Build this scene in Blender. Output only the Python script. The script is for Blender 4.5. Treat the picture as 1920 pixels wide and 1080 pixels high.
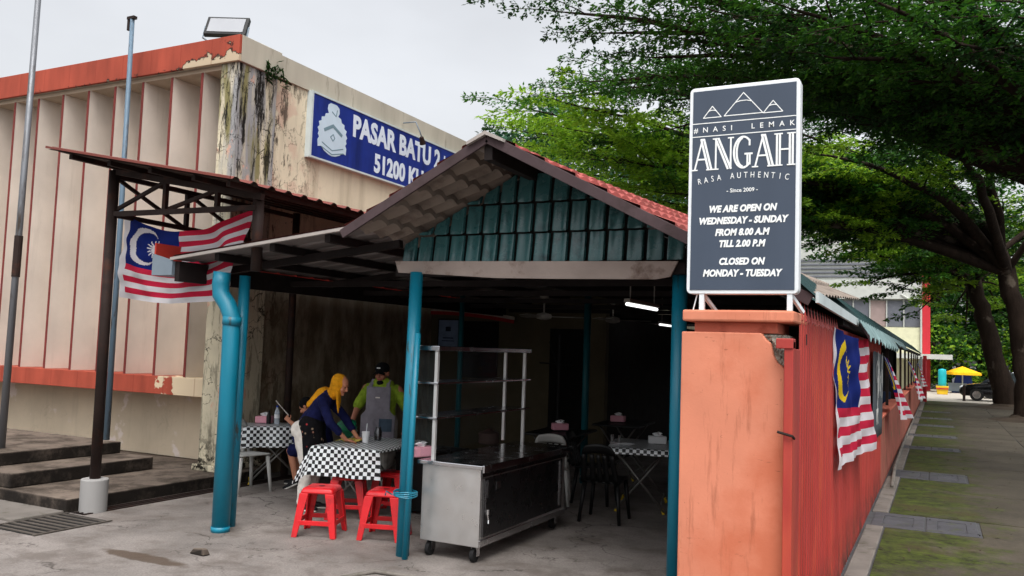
import bpy, bmesh, math, random
import numpy as np
from mathutils import Vector, Matrix, Euler
R = math.radians
rnd = random.Random(7)
for o in list(bpy.data.objects): bpy.data.objects.remove(o)
scene = bpy.context.scene
COL = scene.collection

# ------------------------------------------------------------------ camera
cd = bpy.data.cameras.new('camera'); cam = bpy.data.objects.new('camera', cd); COL.objects.link(cam)
cd.sensor_width = 36.0; cd.lens = 36.0 * 1586.0 / 1920.0
cd.clip_start = 0.05; cd.clip_end = 2000
cam.matrix_world = (Matrix.Translation((0, 0, 1.85)) @ Matrix.Rotation(R(26.80), 4, 'Z')
                    @ Matrix.Rotation(R(90 + 4.05), 4, 'X') @ Matrix.Rotation(R(1.97), 4, 'Z'))
scene.camera = cam
# ------------------------------------------------------------------ sky + sun (bright overcast)
SUN_EL, SUN_AZ = 60.0, 152.0
w = bpy.data.worlds.new("World"); scene.world = w; w.use_nodes = True
nt = w.node_tree; nt.nodes.clear()
sky = nt.nodes.new('ShaderNodeTexSky'); sky.sky_type = 'NISHITA'; sky.sun_disc = False
sky.sun_elevation = R(SUN_EL); sky.sun_rotation = R(SUN_AZ); sky.air_density = 1.0; sky.dust_density = 4.0; sky.ozone_density = 1.0
hs = nt.nodes.new('ShaderNodeHueSaturation'); hs.inputs['Saturation'].default_value = 0.16
bgn = nt.nodes.new('ShaderNodeBackground'); bgn.inputs['Strength'].default_value = 0.15
wo = nt.nodes.new('ShaderNodeOutputWorld')
nt.links.new(sky.outputs[0], hs.inputs['Color']); tcw = nt.nodes.new('ShaderNodeTexCoord'); nzw = nt.nodes.new('ShaderNodeTexNoise'); nzw.inputs['Scale'].default_value = 1.7; nzw.inputs['Detail'].default_value = 5
mrw = nt.nodes.new('ShaderNodeMapRange'); mrw.inputs[1].default_value = .3; mrw.inputs[2].default_value = .7; mrw.inputs[3].default_value = .78; mrw.inputs[4].default_value = 1.06
mpw = nt.nodes.new('ShaderNodeMapping'); mpw.inputs['Scale'].default_value = (1, 1, 2.2); nt.links.new(tcw.outputs['Generated'], mpw.inputs[0]); nt.links.new(mpw.outputs[0], nzw.inputs['Vector'])
cmw = nt.nodes.new('ShaderNodeMix'); cmw.data_type = 'RGBA'; cmw.blend_type = 'MULTIPLY'; cmw.inputs[0].default_value = 1
ccw = nt.nodes.new('ShaderNodeCombineColor'); nt.links.new(nzw.outputs['Fac'], mrw.inputs[0])
sxw = nt.nodes.new('ShaderNodeSeparateXYZ'); nt.links.new(tcw.outputs['Generated'], sxw.inputs[0])      # overcast: brightest overhead
grw = nt.nodes.new('ShaderNodeMapRange'); grw.inputs[1].default_value = 0; grw.inputs[2].default_value = 1; grw.inputs[3].default_value = .76; grw.inputs[4].default_value = 1.75
nt.links.new(sxw.outputs[2], grw.inputs[0]); mlw = nt.nodes.new('ShaderNodeMath'); mlw.operation = 'MULTIPLY'; nt.links.new(mrw.outputs[0], mlw.inputs[0]); nt.links.new(grw.outputs[0], mlw.inputs[1])
[nt.links.new(mlw.outputs[0], ccw.inputs[i]) for i in range(3)]
nt.links.new(hs.outputs[0], cmw.inputs[6]); nt.links.new(ccw.outputs[0], cmw.inputs[7]); nt.links.new(cmw.outputs[2], bgn.inputs['Color']); nt.links.new(bgn.outputs[0], wo.inputs['Surface'])
sl = bpy.data.lights.new('sun', 'SUN'); sun = bpy.data.objects.new('sun', sl); COL.objects.link(sun)
sl.energy = 0.5; sl.angle = R(30); sl.color = (1.0, 0.96, 0.9)
_d = Vector((math.sin(R(SUN_AZ)) * math.cos(R(SUN_EL)), math.cos(R(SUN_AZ)) * math.cos(R(SUN_EL)), math.sin(R(SUN_EL))))
sun.rotation_euler = _d.to_track_quat('Z', 'Y').to_euler()
scene.view_settings.view_transform = 'Standard'; scene.view_settings.look = 'None'
scene.view_settings.exposure = 0.7; scene.view_settings.gamma = 1.0; scene.view_settings.use_curve_mapping = False
scene.cycles.max_bounces = 8; scene.cycles.diffuse_bounces = 3; scene.cycles.transparent_max_bounces = 8

# ------------------------------------------------------------------ materials
def c8(r, g, b):
    f = lambda v: (v / 255 / 12.92) if v / 255 <= .04045 else ((v / 255 + .055) / 1.055) ** 2.4
    return (f(r), f(g), f(b), 1)

class NB:
    """tiny node-tree writer"""
    def __init__(s, name):
        s.m = bpy.data.materials.new(name); s.m.use_nodes = True; s.t = s.m.node_tree
        s.b = s.t.nodes['Principled BSDF']; s.out = s.t.nodes['Material Output']
    def n(s, ty, **kw):
        x = s.t.nodes.new('ShaderNode' + ty)
        for k, v in kw.items(): setattr(x, k, v)
        return x
    def l(s, a, b): s.t.links.new(a, b)
    def put(s, sock, v):
        if isinstance(v, (int, float)): sock.default_value = v
        elif isinstance(v, tuple): sock.default_value = v
        else: s.l(v, sock)
    def math(s, op, a, b=0.0, c=None, clamp=False):
        x = s.n('Math', operation=op); x.use_clamp = clamp
        s.put(x.inputs[0], a); s.put(x.inputs[1], b)
        if c is not None: s.put(x.inputs[2], c)
        return x.outputs[0]
    def pos(s): return s.n('NewGeometry').outputs['Position']
    def obj(s): return s.n('TexCoord').outputs['Object']
    def uv(s): return s.n('TexCoord').outputs['UV']
    def mapv(s, v, scale=(1, 1, 1), loc=(0, 0, 0)):
        x = s.n('Mapping'); s.l(v, x.inputs[0]); x.inputs['Scale'].default_value = scale; x.inputs['Location'].default_value = loc
        return x.outputs[0]
    def noise(s, v, scale, detail=4, rough=.55, dist=0):
        x = s.n('TexNoise'); s.l(v, x.inputs['Vector']); x.inputs['Scale'].default_value = scale
        x.inputs['Detail'].default_value = detail; x.inputs['Roughness'].default_value = rough; x.inputs['Distortion'].default_value = dist
        return x.outputs['Fac']
    def vor(s, v, scale, feature='DISTANCE_TO_EDGE', out='Distance'):
        x = s.n('TexVoronoi', feature=feature); s.l(v, x.inputs['Vector']); x.inputs['Scale'].default_value = scale
        return x.outputs[out]
    def ramp(s, v, a, b, lo=0.0, hi=1.0):
        x = s.n('MapRange'); x.clamp = True; s.put(x.inputs[0], v)
        for i, q in enumerate((a, b, lo, hi)): x.inputs[1 + i].default_value = q
        return x.outputs[0]
    def mix(s, f, a, b):
        x = s.n('Mix', data_type='RGBA'); s.put(x.inputs[0], f); s.put(x.inputs[6], a); s.put(x.inputs[7], b)
        return x.outputs[2]
    def mul(s, col, f):
        x = s.n('Mix', data_type='RGBA', blend_type='MULTIPLY'); x.inputs[0].default_value = 1; s.put(x.inputs[6], col)
        if not isinstance(f, tuple):
            c = s.n('CombineColor'); [s.l(f, c.inputs[i]) for i in range(3)]; f = c.outputs[0]
        s.put(x.inputs[7], f); return x.outputs[2]
    def xyz(s, v):
        x = s.n('SeparateXYZ'); s.l(v, x.inputs[0]); return x.outputs
    def bump(s, h, st=.3, d=.01):
        x = s.n('Bump'); x.inputs['Strength'].default_value = st; x.inputs['Distance'].default_value = d
        s.l(h, x.inputs['Height']); s.l(x.outputs[0], s.b.inputs['Normal'])
    def fin(s, col, rough=.7, metal=0.0, spec=.3):
        s.put(s.b.inputs['Base Color'], col); s.put(s.b.inputs['Roughness'], rough); s.b.inputs['Metallic'].default_value = metal
        s.b.inputs['Specular IOR Level'].default_value = spec
        return s.m

def M(name, col, rough=.7, metal=0.0, var=.18, scale=2.5, col2=None, thr=(.52, .66), s2=4.0, bump=.15, bs=60, spec=.3, streak=False):
    b = NB(name); p = b.pos()
    v = b.mapv(p, (1, 1, .18)) if streak else p
    c = b.mul(col, b.ramp(b.noise(v, scale, 6), .25, .75, 1 - var, 1 + var))
    if col2: c = b.mix(b.ramp(b.noise(v, s2, 8, .65), thr[0], thr[1]), c, col2)
    if bump: b.bump(b.noise(p, bs, 4), bump, .006)
    r = b.ramp(b.noise(p, 7, 4), .3, .7, max(0, rough - .1), min(1, rough + .1))
    return b.fin(c, r, metal, spec)

def stained_plaster(name, base, grime_amt=.5, crack=.5, patch=None, low=None, streak_thr=.56):
    b = NB(name); p = b.pos(); z = b.xyz(p)[2]
    c = b.mul(base, b.ramp(b.noise(p, 1.2, 6), .3, .7, .86, 1.1))
    st = b.ramp(b.noise(b.mapv(p, (3.5, 3.5, .35)), 1.6, 8, .65), streak_thr, streak_thr + .2, 0, grime_amt)
    c = b.mix(st, c, c8(120, 108, 84))
    if patch: c = b.mix(b.ramp(b.noise(p, 2.2, 7, .6), .6, .64), c, patch)
    wv = b.noise(p, 3, 3); 
    vv = b.n('VectorMath', operation='ADD'); b.l(p, vv.inputs[0])
    cc = b.n('CombineXYZ'); [b.l(wv, cc.inputs[i]) for i in range(3)]; b.l(cc.outputs[0], vv.inputs[1])
    cr = b.ramp(b.vor(vv.outputs[0], 1.7), .0, .022, 1, 0)
    cm = b.ramp(b.noise(p, 1.3, 3), .5, .6, 0, crack)
    c = b.mix(b.math('MULTIPLY', cr, cm), c, c8(45, 40, 34))
    if low is not None:   # damp mould near the foot
        mk = b.math('MULTIPLY', b.ramp(z, low, low + .7, 1, 0), b.ramp(b.noise(p, 6, 8, .7), .48, .6))
        c = b.mix(mk, c, c8(70, 64, 48))
    b.bump(b.noise(p, 45, 6), .25, .006)
    return b.fin(c, .85, 0, .2)

def column_mat():
    """corner column: old paint washed grey, green-grey runs, black mould in streaks and cracks, peeled pink patches"""
    b = NB('weathered corner plaster'); p = b.pos(); X = b.xyz(p); z = X[2]
    v = b.mapv(p, (4.5, 4.5, .5))
    c = b.mul(c8(206, 196, 170), b.ramp(b.noise(p, 2, 6), .3, .7, .8, 1.1))
    up = b.ramp(z, 2.2, 4.2)
    g1 = b.math('MULTIPLY', b.ramp(b.noise(v, 1.1, 7, .6), .42, .56), up)
    c = b.mix(g1, c, c8(146, 146, 146))
    c = b.mix(b.math('MULTIPLY', b.ramp(b.noise(b.mapv(p, (5, 5, .6), (4, 2, 1)), 1.3, 7), .54, .64), up), c, c8(128, 122, 84))
    c = b.mix(b.ramp(b.noise(b.mapv(p, (2, 2, 1.2), (9, 1, 3)), 1.5, 8, .65), .6, .63, 0, .8), c, c8(205, 158, 138))
    m = b.math('MULTIPLY', b.ramp(b.noise(b.mapv(p, (7, 7, 1.1), (3, 5, 0)), 1.2, 10, .75), .51, .57), b.ramp(z, 2.4, 4.6, .5, 1))
    c = b.mix(m, c, c8(30, 27, 24))
    wv = b.noise(p, 4, 4); vv = b.n('VectorMath', operation='ADD'); b.l(p, vv.inputs[0])
    cc = b.n('CombineXYZ'); [b.l(wv, cc.inputs[i]) for i in range(3)]; b.l(cc.outputs[0], vv.inputs[1])
    c = b.mix(b.math('MULTIPLY', b.ramp(b.vor(vv.outputs[0], 2.2), 0, .03, 1, 0), b.ramp(b.noise(p, 2, 3), .44, .52)), c, c8(28, 25, 22))
    foot = b.math('MULTIPLY', b.ramp(z, .2, .8, 1, 0), b.ramp(b.noise(p, 9, 8, .7), .5, .56))
    c = b.mix(foot, c, c8(38, 34, 28))
    b.bump(b.noise(p, 30, 8, .7), .5, .012)
    return b.fin(c, .9, 0, .15)

def sidewall_mat():
    """cream signboard wall: streaks from the parapet, a mouldy cracked region next to the corner column, shade painted in low down"""
    b = NB('stained cream wall with painted shade'); p = b.pos(); X = b.xyz(p); y, z = X[1], X[2]
    c = b.mul(c8(216, 204, 178), b.ramp(b.noise(p, 1.1, 6), .3, .7, .88, 1.08))
    st = b.ramp(b.noise(b.mapv(p, (2.5, 2.5, .25)), 1.4, 8, .65), .5, .72, 0, .5)
    c = b.mix(st, c, c8(146, 134, 112))
    nearc = b.ramp(y, 8.8, 10.1, 1, 0)
    c = b.mix(b.math('MULTIPLY', nearc, b.ramp(b.noise(p, 2.4, 7, .6), .5, .58, 0, .7)), c, c8(196, 158, 140))
    c = b.mix(b.math('MULTIPLY', nearc, b.ramp(b.noise(b.mapv(p, (5, 5, 1.6), (2, 7, 1)), 1.5, 10, .75), .53, .59)), c, c8(30, 26, 23))
    top = b.math('MULTIPLY', b.ramp(z, 5.25, 5.8), b.ramp(b.noise(b.mapv(p, (5, 5, 1.4)), 1.6, 9, .75), .57, .63))
    c = b.mix(top, c, c8(70, 62, 52))
    wv = b.noise(p, 4, 4); vv = b.n('VectorMath', operation='ADD'); b.l(p, vv.inputs[0])
    cc = b.n('CombineXYZ'); [b.l(wv, cc.inputs[i]) for i in range(3)]; b.l(cc.outputs[0], vv.inputs[1])
    c = b.mix(b.math('MULTIPLY', b.math('MULTIPLY', b.ramp(b.vor(vv.outputs[0], 1.6), 0, .03, 1, 0), nearc), .9), c, c8(32, 28, 25))
    lowshade = b.math('MULTIPLY', b.ramp(z, 2.2, 3.0, 1, 0), b.ramp(b.noise(b.mapv(p, (2, 2, .8)), 1.6, 8, .7), .35, .6, .45, .95))  # lower wall browned to imitate the shade under the roofs
    c = b.mix(lowshade, c, c8(104, 88, 68))
    b.bump(b.noise(p, 40, 8, .7), .3, .008)
    return b.fin(c, .88, 0, .15)

def redband_mat(peel=True):
    b = NB('peeling red oxide paint'); p = b.pos(); X = b.xyz(p)
    c = b.mul(c8(160, 72, 54), b.ramp(b.noise(b.mapv(p, (3, 3, .6)), 1.6, 7), .3, .7, .75, 1.15))
    if peel:
        ed = b.math('ADD', b.ramp(X[0], -9.7, -8.85, -.18, .26), b.noise(p, 5, 7, .6))
        c = b.mix(b.ramp(ed, .54, .56), c, c8(208, 188, 158))
    else:
        ed = b.math('ADD', b.ramp(X[0], -10.2, -8.7, -.24, .07), b.noise(b.mapv(p, (2.2, 2.2, 2.2)), 2.4, 7, .6))
        lo = b.ramp(X[2], 5.52, 5.7, .14, -.2)
        e2 = b.math('ADD', ed, lo)
        c = b.mix(b.ramp(e2, .52, .55), c, c8(186, 168, 142))
        c = b.mix(b.math('MULTIPLY', b.ramp(e2, .47, .52), b.ramp(e2, .57, .53)), c, c8(30, 24, 20))
    jt = b.math('PINGPONG', X[0], .29)
    c = b.mix(b.ramp(jt, .0, .012, .5, 0), c, c8(120, 40, 28))
    b.bump(b.noise(p, 35, 6), .25, .006)
    return b.fin(c, .75, 0, .25)

def ground_mat():
    b = NB('worn concrete apron'); p = b.pos(); X = b.xyz(p)
    c = b.mul(c8(134, 127, 122), b.ramp(b.noise(p, .9, 8, .6), .3, .7, .55, 1.18))
    c = b.mul(c, b.ramp(b.noise(p, 55, 5, .8), .3, .7, .62, 1.3))
    c = b.mix(b.ramp(b.noise(p, 2.2, 9, .7), .48, .62, 0, .7), c, c8(92, 84, 78))
    c = b.mix(b.ramp(b.noise(b.mapv(p, (1, 1, 1), (5, 3, 0)), 11, 8, .7), .58, .7, 0, .45), c, c8(88, 78, 70))
    # damp brown spill in front of the step, its own outline
    dx = b.math('DIVIDE', b.math('ADD', b.math('ADD', X[0], 5.95), b.math('MULTIPLY', b.math('ADD', X[1], -5.1), .3)), .55)
    dy = b.math('DIVIDE', b.math('ADD', X[1], -5.08), .10)
    rr = b.math('ADD', b.math('POWER', b.math('ABSOLUTE', dx), 2.0), b.math('POWER', b.math('ABSOLUTE', dy), 2.0))
    rr = b.math('ADD', rr, b.math('MULTIPLY', b.noise(p, 7, 6), 1.6))
    c = b.mix(b.ramp(rr, 1.4, 1.9, .85, 0), c, c8(74, 60, 48))
    # cracks
    wv = b.noise(p, 2, 5); vv = b.n('VectorMath', operation='ADD'); b.l(p, vv.inputs[0])
    cc = b.n('CombineXYZ'); [b.l(wv, cc.inputs[i]) for i in range(3)]; b.l(cc.outputs[0], vv.inputs[1])
    c = b.mix(b.math('MULTIPLY', b.ramp(b.vor(vv.outputs[0], .9), 0, .011, 1, 0), b.ramp(b.noise(p, .8, 3), .44, .54, 0, .9)), c, c8(46, 40, 36))
    c = b.mix(b.ramp(b.noise(b.mapv(p, (1, 1, 1), (1, 8, 0)), 1.9, 9, .72), .64, .67, 0, .6), c, c8(78, 70, 64))
    b.bump(b.noise(p, 26, 9, .7), .35, .012)
    return b.fin(c, b.ramp(b.noise(p, 2, 5), .35, .65, .6, .85), 0, .3)

def walk_mat():
    b = NB('mossy concrete paving'); p = b.pos(); X = b.xyz(p)
    c = b.mul(c8(78, 72, 62), b.ramp(b.noise(p, 1.0, 8, .62), .3, .7, .6, 1.15))
    c = b.mix(b.ramp(b.noise(b.mapv(p, (3, 1, 1)), 5, 8, .7), .5, .68, 0, .5), c, c8(80, 72, 62))
    ms = b.math('ADD', b.ramp(X[0], -.7, 1.1, .30, -.16), b.noise(p, 1.7, 9, .7))
    far = b.ramp(X[1], 7.6, 9.2, -.25, .0)
    ms = b.math('ADD', ms, far)
    rv = b.n('NewGeometry').outputs['Random Per Island']; c = b.mul(c, b.ramp(rv, 0, 1, .84, 1.1))
    mc = b.mix(b.ramp(b.noise(p, 5, 9, .75), .4, .62), c8(30, 34, 14), c8(72, 84, 26)); mc = b.mix(b.ramp(b.noise(p, 1.3, 6, .6), .5, .62, 0, .7), mc, c8(64, 54, 36))
    c = b.mul(c, b.ramp(b.noise(b.mapv(p, (14, 40, 1)), 1.2, 6, .7), .3, .7, .72, 1.22))
    ms = b.math('ADD', ms, b.math('MULTIPLY', b.math('SUBTRACT', b.noise(p, 22, 6, .8), .5), .35))
    c = b.mix(b.ramp(ms, .44, .62, 0, .88), c, mc)
    c = b.mix(b.math('MULTIPLY', b.ramp(ms, .45, .6), b.ramp(b.noise(p, 14, 6, .7), .5, .62, 0, .6)), c, c8(66, 78, 20))
    c = b.mix(b.ramp(b.noise(p, .6, 6, .6), .55, .7, 0, .5), c, c8(56, 50, 42))
    b.bump(b.noise(p, 30, 9, .7), .5, .012)
    return b.fin(c, .85, 0, .2)

def checker_mat():
    b = NB('black and white checked oilcloth')
    x = b.n('TexChecker'); b.l(b.uv(), x.inputs[0]); x.inputs['Scale'].default_value = 1.0
    x.inputs[1].default_value = c8(232, 236, 238); x.inputs[2].default_value = c8(14, 14, 16)
    return b.fin(x.outputs[0], .35, 0, .5)

def leaf_mat(name, c1, c2, tr=.35):
    b = NB(name); g = b.n('NewGeometry')
    c = b.mix(g.outputs['Random Per Island'], c1, c2)
    n = b.noise(g.outputs['Position'], .55, 3)
    c = b.mul(c, b.ramp(n, .3, .7, .75, 1.25))
    b.fin(c, .55, 0, .3)
    t = b.n('BsdfTranslucent'); b.l(c, t.inputs[0])
    mx = b.n('MixShader'); mx.inputs[0].default_value = tr
    b.l(b.b.outputs[0], mx.inputs[1]); b.l(t.outputs[0], mx.inputs[2]); b.l(mx.outputs[0], b.out.inputs['Surface'])
    return b.m

def cloth_mat(name, col, var=.12):
    b = NB(name); p = b.obj()
    c = b.mul(col, b.ramp(b.noise(p, 14, 5), .3, .7, 1 - var, 1 + var))
    b.bump(b.noise(p, 18, 3), .5, .02)
    b.fin(c, .9, 0, .15); return b.m

def flagcloth(name, col, tr=.35):
    b = NB(name); b.fin(col, .85, 0, .1)
    t = b.n('BsdfTranslucent'); t.inputs[0].default_value = col
    mx = b.n('MixShader'); mx.inputs[0].default_value = tr
    b.l(b.b.outputs[0], mx.inputs[1]); b.l(t.outputs[0], mx.inputs[2]); b.l(mx.outputs[0], b.out.inputs['Surface'])
    return b.m

def emit_mat(name, col, st):
    b = NB(name); b.fin(col, .5); b.b.inputs['Emission Color'].default_value = col; b.b.inputs['Emission Strength'].default_value = st
    return b.m

def glass_mat(name, col=(.9, .95, .95, 1), alpha=.2):
    b = NB(name); b.fin(col, .05, 0, .5); b.b.inputs['Alpha'].default_value = alpha
    return b.m

def bark_mat():
    b = NB('bark'); p = b.pos()
    c = b.mul(c8(46, 37, 31), b.ramp(b.noise(b.mapv(p, (2, 2, .5)), 2.5, 8, .7), .3, .7, .55, 1.35))
    c = b.mix(b.ramp(b.noise(p, 1.6, 6), .6, .68, 0, .6), c, c8(110, 100, 88))
    b.bump(b.noise(b.mapv(p, (6, 6, 1.2)), 3, 8, .7), .8, .05)
    return b.fin(c, .95, 0, .1)

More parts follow.
